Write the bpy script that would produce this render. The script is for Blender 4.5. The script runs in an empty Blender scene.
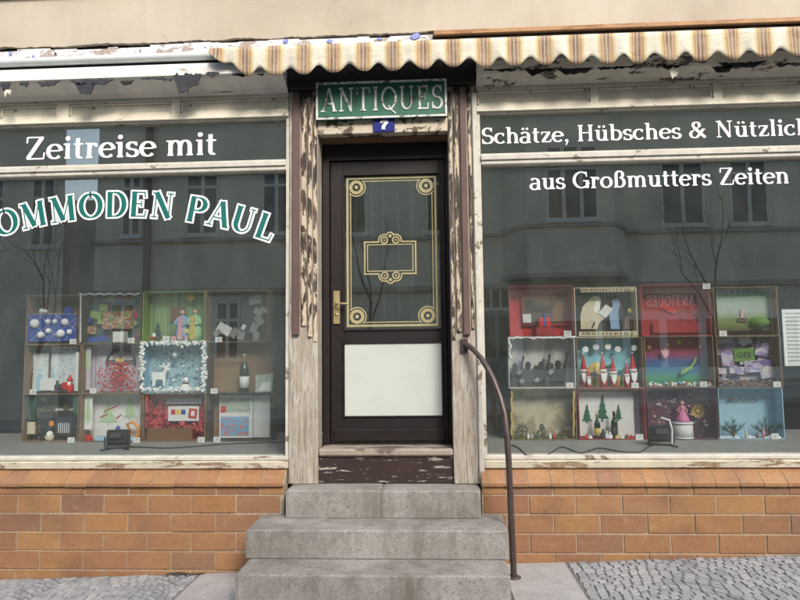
import bpy, bmesh, math, random
from mathutils import Vector, Matrix
random.seed(7)
SC = bpy.context.scene
COL = SC.collection
rad = math.radians

# ------------------------------------------------------------------ camera
D, EYE, F = 4.3, 1.45, 640.0
RM = (Matrix.Rotation(rad(3.0), 3, 'Z') @ Matrix.Rotation(rad(90 + 4.7), 3, 'X') @ Matrix.Rotation(rad(-0.65), 3, 'Z'))
CAMPOS = Vector((0, -D, EYE))
cd = bpy.data.cameras.new('camera'); cam = bpy.data.objects.new('camera', cd); COL.objects.link(cam)
cd.sensor_width = 36; cd.lens = 36 * F / 800; cd.clip_end = 500; cd.clip_start = .05
cam.matrix_world = Matrix.Translation(CAMPOS) @ RM.to_4x4()
SC.camera = cam
# ------------------------------------------------------------------ world, sun, exposure
SUN_EL, SUN_AZ = 37, 26          # elevation; degrees to the right of straight in front of the shop
w = bpy.data.worlds.new('World'); SC.world = w; w.use_nodes = True
wn = w.node_tree; bg = wn.nodes['Background']
sky = wn.nodes.new('ShaderNodeTexSky'); sky.sky_type = 'NISHITA'; sky.sun_disc = False
sky.sun_elevation = rad(SUN_EL); sky.sun_rotation = rad(180 - SUN_AZ)
sky.air_density = 1.0; sky.dust_density = 4.0; sky.ozone_density = 1.0
wn.links.new(sky.outputs[0], bg.inputs[0]); bg.inputs[1].default_value = 0.14
sd = bpy.data.lights.new('sun', 'SUN'); so = bpy.data.objects.new('sun', sd); COL.objects.link(so)
sd.energy = 1.4; sd.angle = rad(15); sd.color = (1, .95, .88)
_dir = Vector((math.sin(rad(SUN_AZ)) * math.cos(rad(SUN_EL)), -math.cos(rad(SUN_AZ)) * math.cos(rad(SUN_EL)), math.sin(rad(SUN_EL))))
so.rotation_euler = _dir.to_track_quat('Z', 'Y').to_euler(); so.location = (6, -8, 20)
vs = SC.view_settings; vs.view_transform = 'Standard'; vs.look = 'None'; vs.gamma = 1; vs.use_curve_mapping = False
vs.exposure = 1.12
try:
    SC.cycles.max_bounces = 10; SC.cycles.transparent_max_bounces = 12; SC.cycles.use_denoising = True
except Exception: pass

# ------------------------------------------------------------------ pixel -> place
def U(px, py, Y=0.0):
    d = RM @ Vector(((px - 400) / F, (300 - py) / F, -1)); t = (Y + D) / d.y
    p = CAMPOS + d * t; return p
def UX(px, py, Y=0.0): return U(px, py, Y).x
def UZ(px, py, Y=0.0): return U(px, py, Y).z
def gz(x): return .095 + .036 * x          # the pavement climbs gently to the right
def GP(px, py):                             # pixel -> pavement
    d = RM @ Vector(((px - 400) / F, (300 - py) / F, -1))
    t = (gz(0) - EYE) / (d.z - .036 * d.x); return CAMPOS + d * t

# ------------------------------------------------------------------ materials
MATS = {}
class NT:
    def __init__(s, name):
        s.m = bpy.data.materials.new(name); s.m.use_nodes = True; s.t = s.m.node_tree
        s.b = s.t.nodes['Principled BSDF']; s.out = s.t.nodes['Material Output']; MATS[name] = s.m
    def n(s, ty, **kw):
        x = s.t.nodes.new('ShaderNode' + ty)
        for k, v in kw.items():
            if k.startswith('i_'): x.inputs[int(k[2:]) if k[2:].isdigit() else k[2:]].default_value = v
            else: setattr(x, k, v)
        return x
    def l(s, a, b): s.t.links.new(a, b)
    def obco(s, scale=(1, 1, 1), rnd=True):
        tc = s.n('TexCoord'); mp = s.n('Mapping'); s.l(tc.outputs['Object'], mp.inputs[0]); mp.inputs['Scale'].default_value = scale
        if rnd:
            oi = s.n('ObjectInfo'); s.l(oi.outputs['Location'], mp.inputs['Location'])
        return mp.outputs[0]
    def noise(s, co, scale, detail=4, rough=.6, dist=0):
        x = s.n('TexNoise'); x.inputs['Scale'].default_value = scale; x.inputs['Detail'].default_value = detail
        x.inputs['Roughness'].default_value = rough; x.inputs['Distortion'].default_value = dist
        if co is not None: s.l(co, x.inputs['Vector'])
        return x.outputs['Fac']
    def ramp(s, fac, stops, interp='LINEAR'):
        r = s.n('ValToRGB'); e = r.color_ramp; e.interpolation = interp
        while len(e.elements) < len(stops): e.elements.new(1)
        for k, (p, c) in enumerate(stops):
            e.elements[k].position = p; e.elements[k].color = (*c, 1) if not isinstance(c, (int, float)) else (c, c, c, 1)
        s.l(fac, r.inputs[0]); return r.outputs[0]
    def mix(s, fac, a, b, mode='MIX'):
        x = s.n('MixRGB', blend_type=mode)
        for v, i in ((fac, 0), (a, 1), (b, 2)):
            if hasattr(v, 'is_linked'): s.l(v, x.inputs[i])
            else: x.inputs[i].default_value = v if i == 0 else (*v, 1)
        return x.outputs[0]
    def math(s, op, a, b=0.0, c=0.0):
        x = s.n('Math', operation=op)
        for v, i in ((a, 0), (b, 1), (c, 2)):
            if hasattr(v, 'is_linked'): s.l(v, x.inputs[i])
            else: x.inputs[i].default_value = v
        return x.outputs[0]
    def bump(s, h, strength=.3, dist=.01):
        x = s.n('Bump'); x.inputs['Strength'].default_value = strength; x.inputs['Distance'].default_value = dist
        s.l(h, x.inputs['Height']); s.l(x.outputs[0], s.b.inputs['Normal'])
    def base(s, c):
        if hasattr(c, 'is_linked'): s.l(c, s.b.inputs['Base Color'])
        else: s.b.inputs['Base Color'].default_value = (*c, 1)
    def rough(s, v): s.b.inputs['Roughness'].default_value = v
    def metal(s, v): s.b.inputs['Metallic'].default_value = v

def sc3(c, k): return tuple(min(1, v * k) for v in c)
def plain(name, c, rough=.65, var=.18, scale=14, bump=0, metal=0, spec=.4):
    if name in MATS: return MATS[name]
    t = NT(name); co = t.obco(); f = t.noise(co, scale, 5, .65)
    t.base(t.mix(t.ramp(f, [(.3, 0), (.7, 1)]), sc3(c, 1 - var), sc3(c, 1 + var * .6))); t.rough(rough); t.metal(metal)
    t.b.inputs['Specular IOR Level'].default_value = spec
    if bump: t.bump(t.noise(co, scale * 4, 6), bump, .004)
    return t.m
def peel(name, paint, under, amount, sc=(6, 6, 6), fine=9, dark=(.03, .025, .022), rough=.6, mid=None, soft=.03):
    """weathered paint flaked off the wood below"""
    t = NT(name); co = t.obco(sc); co1 = t.obco((1, 1, 1))
    f = t.noise(co, 1.0, 11, .68, .4)
    m = t.ramp(f, [(amount, 1), (amount + soft, 0)])
    g = t.noise(t.obco((130, 130, 5)), 1, 7, .7)
    wood = t.ramp(g, [(.3, dark), (.5, under), (.72, mid or sc3(under, 1.5))])
    dirt = t.noise(co1, fine, 6, .7)
    pc = t.mix(t.ramp(dirt, [(.32, 0), (.68, 1)]), sc3(paint, .72), paint)
    cr = t.noise(t.obco((sc[0] * 3, sc[1] * 3, sc[2] * 1.2)), 1, 8, .7)
    pc = t.mix(t.ramp(cr, [(.33, .75), (.36, 0)]), pc, sc3(under, .7))
    t.base(t.mix(m, pc, wood)); t.rough(rough); t.b.inputs['Specular IOR Level'].default_value = .3
    h = t.math('SUBTRACT', 1.0, m); h2 = t.math('MULTIPLY_ADD', g, .35, h)
    t.bump(h2, .6, .003); return t.m

def mk_materials():
    # plaster of the upper storey
    t = NT('plaster'); co = t.obco(rnd=False)
    a = t.noise(co, 1.3, 5, .6); b = t.noise(co, 90, 4, .7)
    st = t.noise(t.obco((9, 9, .7), False), 1, 5, .6)
    c = t.ramp(a, [(.3, (.36, .318, .25)), (.55, (.445, .4, .322)), (.75, (.505, .462, .378))])
    c = t.mix(t.ramp(st, [(.35, .16), (.6, 0)]), c, (.34, .27, .2))
    c = t.mix(t.ramp(b, [(.35, .25), (.5, 0)]), c, (.38, .31, .24))
    cr = t.n('TexVoronoi', feature='DISTANCE_TO_EDGE'); cr.inputs['Scale'].default_value = .75; wv = t.noise(co, 3, 4); 
    vm = t.n('VectorMath', operation='ADD'); t.l(co, vm.inputs[0]); t.l(wv, vm.inputs[1]); t.l(vm.outputs[0], cr.inputs['Vector'])
    c = t.mix(t.ramp(cr.outputs['Distance'], [(0, .35), (.004, 0)]), c, (.25, .2, .15))
    t.base(c); t.rough(.9); t.bump(b, .35, .004)
    # plinth bricks
    t = NT('brick'); oi = t.n('ObjectInfo'); co = t.obco()
    c = t.ramp(oi.outputs['Random'], [(0, (.245, .13, .065)), (.18, (.335, .182, .075)), (.36, (.255, .13, .07)), (.55, (.36, .2, .082)), (.72, (.215, .122, .08)), (.86, (.325, .172, .07)), (1, (.285, .148, .064))])
    n1 = t.noise(co, 7, 5, .6); n2 = t.noise(co, 55, 5, .7); n3 = t.noise(t.obco((3, 3, 40)), 1, 3)
    c = t.mix(t.ramp(n1, [(.35, .55), (.62, 0)]), c, (.25, .12, .065))
    c = t.mix(t.ramp(n2, [(.3, .75), (.46, 0)]), c, (.13, .065, .035)); n4 = t.noise(co, 18, 6, .7); c = t.mix(t.ramp(n4, [(.55, 0), (.72, .45)]), c, (.42, .27, .15))
    c = t.mix(t.ramp(n3, [(.55, 0), (.75, .22)]), c, (.52, .27, .12))
    n5 = t.noise(co, 1.7, 6, .7); c = t.mix(t.ramp(n5, [(.3, .5), (.5, 0)]), c, (.12, .07, .045)); t.base(c); t.rough(.42); t.bump(n2, .6, .003)
    t = NT('mortar'); co = t.obco(); n1 = t.noise(co, 60, 4); t.base(t.ramp(n1, [(.3, (.24, .2, .145)), (.7, (.43, .36, .27))])); t.rough(.95); t.bump(n1, .6, .004)
    # granite steps
    t = NT('granite'); co = t.obco(); n = t.n('TexVoronoi'); n.inputs['Scale'].default_value = 330; t.l(co, n.inputs['Vector'])
    c = t.ramp(n.outputs['Color'], [(.1, (.13, .124, .114)), (.35, (.255, .245, .228)), (.65, (.335, .322, .298)), (.9, (.44, .425, .395))])
    s1 = t.noise(co, 3.2, 6, .7); s2 = t.noise(t.obco((7, 7, 1.2)), 1, 6, .7)
    c = t.mix(t.ramp(s1, [(.35, .7), (.6, 0)]), c, (.12, .105, .09)); c = t.mix(t.ramp(s2, [(.52, 0), (.72, .6)]), c, (.085, .082, .062))
    s3 = t.noise(t.obco((1.5, 5, 5)), 2.5, 7, .75); c = t.mix(t.ramp(s3, [(.56, 0), (.66, .5)]), c, (.2, .165, .15)); s4 = t.noise(co, 34, 3, .6); c = t.mix(t.ramp(s4, [(.3, .5), (.42, 0)]), c, (.1, .09, .08))
    t.base(c); t.rough(.85); t.bump(n.outputs['Distance'], .25, .003)
    t = NT('slab'); co = t.obco(); n = t.n('TexVoronoi'); n.inputs['Scale'].default_value = 260; t.l(co, n.inputs['Vector'])
    c = t.ramp(n.outputs['Color'], [(.1, (.24, .235, .23)), (.5, (.36, .35, .345)), (.9, (.48, .47, .46))])
    c = t.mix(t.ramp(t.noise(co, 6, 6, .7), [(.4, .4), (.62, 0)]), c, (.22, .21, .2)); t.base(c); t.rough(.85); t.bump(n.outputs['Distance'], .2, .002)
    # cobbles
    t = NT('cobble'); oi = t.n('ObjectInfo'); ge = t.n('NewGeometry'); r = t.math('FRACT', t.math('ADD', oi.outputs['Random'], ge.outputs['Random Per Island']))
    co = t.obco(); n2 = t.noise(co, 60, 5, .7)
    c = t.ramp(r, [(0, (.21, .222, .236)), (.3, (.28, .29, .302)), (.6, (.335, .34, .345)), (.85, (.25, .26, .272)), (1, (.37, .37, .368))])
    c = t.mix(t.ramp(n2, [(.3, .45), (.6, 0)]), c, (.18, .18, .18)); t.base(c); t.rough(.75); t.bump(n2, .3, .003)
    plain('joint_sand', (.17, .165, .155), .95, .4, 40, .4)
    plain('asphalt', (.055, .055, .057), .9, .3, 30, .4); plain('kerb', (.27, .26, .25), .85, .25, 20, .3)
    # woods and paints
    peel('white_paint', (.56, .54, .475), (.20, .15, .105), .375, (5, 5, 9))
    peel('cream_paint', (.74, .70, .58), (.22, .16, .11), .36, (7, 7, 14), 5)
    peel('worn_pilaster', (.47, .435, .375), (.33, .285, .23), .47, (34, 34, 5), 14, (.08, .062, .05), mid=(.43, .39, .33), soft=.1)
    peel('worn_pilaster_top', (.55, .47, .35), (.04, .03, .025), .5, (24, 24, 6), 6, (.018, .014, .012), mid=(.24, .18, .13))
    peel('lintel_paint', (.55, .49, .38), (.1, .07, .05), .45, (9, 9, 12), 6, (.02, .016, .014))
    peel('sill_cream', (.52, .48, .375), (.25, .18, .12), .44, (4, 9, 22), 7)
    peel('riser_brown', (.04, .024, .023), (.42, .39, .35), .385, (7, 7, 46), 6, (.2, .17, .14), mid=(.7, .68, .62))
    peel('threshold_wood', (.33, .29, .24), (.13, .1, .08), .45, (4, 9, 9), 7)
    peel('cornice_white', (.76, .75, .71), (.3, .26, .22), .35, (2.5, 5, 9), 4)
    peel('cornice_peeling', (.68, .65, .56), (.09, .075, .07), .43, (3.5, 7, 12), 5, (.02, .018, .02), mid=(.3, .25, .2))
    peel('flaking_white', (.80, .80, .82), (.33, .28, .24), .44, (7, 7, 16), 8, (.16, .13, .1), mid=(.5, .46, .5))
    peel('timber_strip', (.40, .225, .105), (.27, .14, .065), .42, (3, 10, 18), 8, (.12, .06, .03))
    peel('brown_strip', (.125, .082, .072), (.06, .04, .036), .3, (8, 8, 3), 8)
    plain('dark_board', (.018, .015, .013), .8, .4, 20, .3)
    plain('door_brown', (.0105, .0068, .0075), .5, .45, 13, .12); plain('soffit_brown', (.17, .09, .05), .7, .3, 8)
    t = NT('door_panel'); co = t.obco(); a = t.noise(co, 5, 7, .7); b = t.noise(t.obco((14, 14, 4)), 1, 8, .75)
    c = t.mix(t.ramp(a, [(.35, .3), (.6, 0)]), (.47, .51, .475), (.39, .42, .39)); c = t.mix(t.ramp(b, [(.33, .8), (.36, 0)]), c, (.33, .27, .2)); b2 = t.noise(t.obco((3, 3, 9)), 1, 7, .7); c = t.mix(t.ramp(b2, [(.55, 0), (.7, .35)]), c, (.36, .35, .29)); t.base(c); t.rough(.4)
    plain('brass', (.62, .5, .26), .35, .2, 30, 0, .75); plain('gold_line', (.34, .3, .16), .5, .15, 30); plain('iron', (.03, .03, .03), .6, .3, 20)
    plain('handrail_iron', (.085, .062, .058), .38, .3, 18, .15, .35); plain('slate_flake', (.03, .034, .042), .7, .5, 18); plain('paper_flake', (.6, .57, .5), .7, .2, 18)
    plain('blue_flake', (.22, .27, .62), .7, .3, 20); plain('lettering_white', (.86, .86, .88), .45, .04, 8); plain('lettering_teal', (.006, .125, .105), .45, .1, 8)
    t = NT('sign_green'); co = t.obco((5, 5, 12)); a = t.noise(co, 1, 9, .7); c = t.mix(t.ramp(a, [(.38, 1), (.44, 0)]), (.008, .105, .058), (.02, .03, .024))
    b = t.noise(t.obco((9, 9, 22)), 1, 8, .7); c = t.mix(t.ramp(b, [(.62, 0), (.68, .7)]), c, (.3, .33, .28)); t.base(c); t.rough(.5); t.bump(a, .4, .003)
    peel('sign_white', (.7, .71, .68), (.16, .16, .14), .43, (14, 14, 14), 12); plain('number_blue', (.01, .015, .16), .3, .1, 20)
    plain('tube_grey', (.55, .60, .59), .45, .12, 4, 0, .1); plain('cloth_under', (.13, .115, .095), .9)
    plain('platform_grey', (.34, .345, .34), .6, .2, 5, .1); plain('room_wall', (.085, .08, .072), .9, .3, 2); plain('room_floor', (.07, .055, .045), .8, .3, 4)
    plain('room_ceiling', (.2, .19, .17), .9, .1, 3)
    # glass: clear, thin, with a mirror share that grows at grazing angles
    t = NT('glass'); t.t.nodes.remove(t.b); tr = t.n('BsdfTransparent'); tr.inputs[0].default_value = (.955, .975, .965, 1)
    gl = t.n('BsdfGlossy'); gl.inputs['Roughness'].default_value = 0.0; gl.inputs[0].default_value = (.93, 1, .94, 1)
    lw = t.n('LayerWeight'); lw.inputs[0].default_value = .5; fac_ = t.math('MULTIPLY_ADD', t.math('POWER', lw.outputs['Facing'], 5.0), .83, .158); ms = t.n('MixShader')
    co = t.obco(rnd=False); nz = t.noise(co, 1.6, 2); bp = t.n('Bump'); bp.inputs['Strength'].default_value = .02; bp.inputs['Distance'].default_value = .02
    t.l(nz, bp.inputs['Height']); t.l(bp.outputs[0], gl.inputs['Normal'])
    t.l(fac_, ms.inputs[0]); t.l(tr.outputs[0], ms.inputs[1]); t.l(gl.outputs[0], ms.inputs[2]); df = t.n('BsdfDiffuse'); df.inputs[0].default_value = (.58, .63, .58, 1); m2 = t.n('MixShader'); dn = t.noise(t.obco((2, 2, 1), False), 2.2, 6, .65)
    t.l(t.math('MULTIPLY_ADD', dn, .06, -.01), m2.inputs[0]); t.l(ms.outputs[0], m2.inputs[1]); t.l(df.outputs[0], m2.inputs[2]); t.l(m2.outputs[0], t.out.inputs[0])
    # awning stripes along X
    t = NT('awning_cloth'); tc = t.n('TexCoord'); sx = t.n('SeparateXYZ'); t.l(tc.outputs['Object'], sx.inputs[0])
    co = t.obco(rnd=False); jit = t.noise(co, 6, 3)
    u = t.math('FRACT', t.math('ADD', t.math('DIVIDE', sx.outputs[0], AWP), t.math('MULTIPLY', t.math('SUBTRACT', jit, .5), .05)))
    cream = (.62, .6, .51)
    c = t.ramp(u, [(0, cream), (.17, cream), (.25, (.5, .44, .24)), (.31, (.40, .26, .1)), (.345, (.24, .12, .055)), (.37, (.42, .33, .24)), (.40, (.27, .16, .09)), (.44, (.10, .065, .045)), (.475, (.2, .13, .09)), (.5, (.42, .36, .3)), (.525, (.2, .13, .09)),
                   (.56, (.10, .065, .045)), (.60, (.27, .16, .09)), (.63, (.42, .33, .24)), (.655, (.24, .12, .055)), (.69, (.40, .26, .1)), (.75, (.5, .44, .24)), (.83, cream), (1, cream)])
    wv2 = t.n('TexWave'); wv2.bands_direction = 'Z'; wv2.inputs['Scale'].default_value = 34; wv2.inputs['Distortion'].default_value = 6; wv2.inputs['Detail'].default_value = 3; t.l(co, wv2.inputs['Vector']); c = t.mix(t.ramp(wv2.outputs['Fac'], [(.5, 0), (1, .2)]), c, (.42, .34, .2))
    d = t.noise(co, 9, 7, .7); c = t.mix(t.ramp(d, [(.33, .5), (.6, 0)]), c, (.4, .34, .24)); d2 = t.noise(t.obco((25, 25, 3), False), 1, 5); c = t.mix(t.ramp(d2, [(.6, 0), (.8, .3)]), c, (.3, .26, .2))
    t.base(c); t.rough(.85); cz = t.noise(t.obco((7, 7, 16), False), 1, 6, .6, .8); t.bump(cz, .55, .012)
    # far facade across the street
    t = NT('far_plaster'); co = t.obco(rnd=False); a = t.noise(co, .7, 6, .65); b = t.noise(co, 14, 5); c = t.ramp(a, [(.3, (.6, .55, .43)), (.7, (.73, .68, .55))]); t.base(t.mix(t.ramp(b, [(.35, .25), (.6, 0)]), c, (.2, .18, .15))); t.rough(.95)
    plain('far_stone', (.36, .34, .28), .95, .15, 4); plain('far_frame', (.62, .62, .57), .6, .1, 5); plain('far_dark', (.06, .06, .06), .8)
    t = NT('far_glass'); t.base((.02, .025, .03)); t.rough(.08)
    plain('far_shop_frame', (.6, .6, .57), .6, .1, 5); plain('far_door', (.16, .2, .17), .6, .2, 5); plain('bark', (.06, .05, .04), .9, .3, 30)
    plain('roof_tile', (.2, .09, .06), .9, .3, 8)
# ------------------------------------------------------------------ mesh helpers
WLOC = {}
def setp(o, label=None, cat=None, group=None, kind=None):
    if label: o['label'] = label
    if cat: o['category'] = cat
    if group: o['group'] = group
    if kind: o['kind'] = kind
    return o
def empty(name, loc, label=None, cat=None, group=None, parent=None):
    o = bpy.data.objects.new(name, None); COL.objects.link(o); loc = Vector(loc); o.empty_display_size = .1
    o.location = loc - (WLOC[parent.name] if parent else Vector()); o.parent = parent; WLOC[o.name] = loc
    return setp(o, label, cat, group)
class MB:
    def __init__(s): s.v = []; s.f = []; s.mi = []; s.sm = []
    def add(s, vs, fs, m=0, smooth=False):
        k = len(s.v); s.v += [tuple(v) for v in vs]
        for f in fs: s.f.append([i + k for i in f]); s.mi.append(m); s.sm.append(smooth)
        return s
    def box(s, x0, x1, y0, y1, z0, z1, m=0, bev=0):
        if bev:
            b = min(bev, (x1 - x0) * .45, (y1 - y0) * .45, (z1 - z0) * .45)
            bm = bmesh.new(); bmesh.ops.create_cube(bm, size=1)
            for v in bm.verts: v.co = Vector(((x0 + x1) / 2 + v.co.x * (x1 - x0), (y0 + y1) / 2 + v.co.y * (y1 - y0), (z0 + z1) / 2 + v.co.z * (z1 - z0)))
            bmesh.ops.bevel(bm, geom=list(bm.edges), offset=b, segments=1, affect='EDGES', profile=.5)
            bm.verts.index_update(); s.add([v.co for v in bm.verts], [[v.index for v in f.verts] for f in bm.faces], m); bm.free(); return s
        vs = [(x0, y0, z0), (x1, y0, z0), (x1, y1, z0), (x0, y1, z0), (x0, y0, z1), (x1, y0, z1), (x1, y1, z1), (x0, y1, z1)]
        return s.add(vs, [(3, 2, 1, 0), (4, 5, 6, 7), (0, 1, 5, 4), (1, 2, 6, 5), (2, 3, 7, 6), (3, 0, 4, 7)], m)
    def prismX(s, prof, x0, x1, m=0):       # profile in (y,z), extruded along X
        n = len(prof); vs = [(x0, y, z) for y, z in prof] + [(x1, y, z) for y, z in prof]
        return s.add(vs, [(i, (i + 1) % n, n + (i + 1) % n, n + i) for i in range(n)] + [tuple(range(n))[::-1], tuple(range(n, 2 * n))], m)
    def poly(s, pts, y, th, m=0):           # outline in (x,z), thickness along Y behind y
        n = len(pts); vs = [(x, y, z) for x, z in pts] + [(x, y + th, z) for x, z in pts]
        return s.add(vs, [tuple(range(n)), tuple(range(n, 2 * n))[::-1]] + [(i, n + i, n + (i + 1) % n, (i + 1) % n) for i in range(n)], m)
    def tube(s, pts, r, n=8, m=0, caps=True, smooth=True):
        pts = [Vector(p) for p in pts]; rs = r if isinstance(r, (list, tuple)) else [r] * len(pts)
        k0 = len(s.v); prev = None; vs = []; fs = []
        for i, p in enumerate(pts):
            d = (pts[min(i + 1, len(pts) - 1)] - pts[max(i - 1, 0)])
            d = d.normalized() if d.length > 1e-9 else Vector((0, 0, 1))
            if prev is None: a = d.orthogonal().normalized()
            else:
                a = prev - d * prev.dot(d); a = a.normalized() if a.length > 1e-6 else d.orthogonal().normalized()
            prev = a; b = d.cross(a)
            for j in range(n):
                t = 2 * math.pi * j / n; vs.append(p + (a * math.cos(t) + b * math.sin(t)) * rs[i])
        for i in range(len(pts) - 1):
            for j in range(n): fs.append((i * n + j, i * n + (j + 1) % n, (i + 1) * n + (j + 1) % n, (i + 1) * n + j))
        s.add(vs, fs, m, smooth)
        if caps: s.add(vs[:n], [tuple(range(n))[::-1]], m); s.add(vs[-n:], [tuple(range(n))], m)
        return s
    def lathe(s, c, prof, n=14, m=0, axis='Z', smooth=True):   # prof: (r, h) along the axis from c
        vs = []; fs = []; c = Vector(c)
        for r, h in prof:
            for j in range(n):
                t = 2 * math.pi * j / n; q = (r * math.cos(t), r * math.sin(t))
                vs.append(c + (Vector((q[0], q[1], h)) if axis == 'Z' else Vector((q[0], h, q[1])) if axis == 'Y' else Vector((h, q[0], q[1]))))
        for i in range(len(prof) - 1):
            for j in range(n): fs.append((i * n + j, i * n + (j + 1) % n, (i + 1) * n + (j + 1) % n, (i + 1) * n + j))
        fs += [tuple(range(n))[::-1], tuple(range((len(prof) - 1) * n, len(prof) * n))]
        return s.add(vs, fs, m, smooth)
    def ball(s, c, r, m=0, n=10, sz=1.0):
        return s.lathe((c[0], c[1], c[2]), [(max(r * math.sin(math.pi * k / 6), r * .02), -r * sz * math.cos(math.pi * k / 6)) for k in range(7)], n, m)
    def build(s, name, mats, parent=None, label=None, cat=None, group=None, kind=None, origin=None):
        xs, ys, zs = zip(*s.v)
        o_ = Vector(origin) if origin else Vector(((min(xs) + max(xs)) / 2, (min(ys) + max(ys)) / 2, min(zs)))
        me = bpy.data.meshes.new(name); me.from_pydata([Vector(v) - o_ for v in s.v], [], s.f)
        for m in (mats if isinstance(mats, (list, tuple)) else [mats]): me.materials.append(MATS[m] if isinstance(m, str) else m)
        for p, mi, sm in zip(me.polygons, s.mi, s.sm): p.material_index = mi; p.use_smooth = sm
        bm = bmesh.new(); bm.from_mesh(me); bmesh.ops.recalc_face_normals(bm, faces=bm.faces); bm.to_mesh(me); bm.free()
        o = bpy.data.objects.new(name, me); COL.objects.link(o)
        o.location = o_ - (WLOC[parent.name] if parent else Vector()); o.parent = parent; WLOC[o.name] = o_
        return setp(o, label, cat, group, kind)
def boxo(name, mat, parent, x0, x1, y0, y1, z0, z1, bev=.003, **k): return MB().box(x0, x1, y0, y1, z0, z1, 0, bev).build(name, mat, parent, **k)
def share(name, me, parent, loc, **k):
    o = bpy.data.objects.new(name, me); COL.objects.link(o); loc = Vector(loc); o.location = loc - (WLOC[parent.name] if parent else Vector()); o.parent = parent; WLOC[o.name] = loc
    return setp(o, **k)

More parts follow.
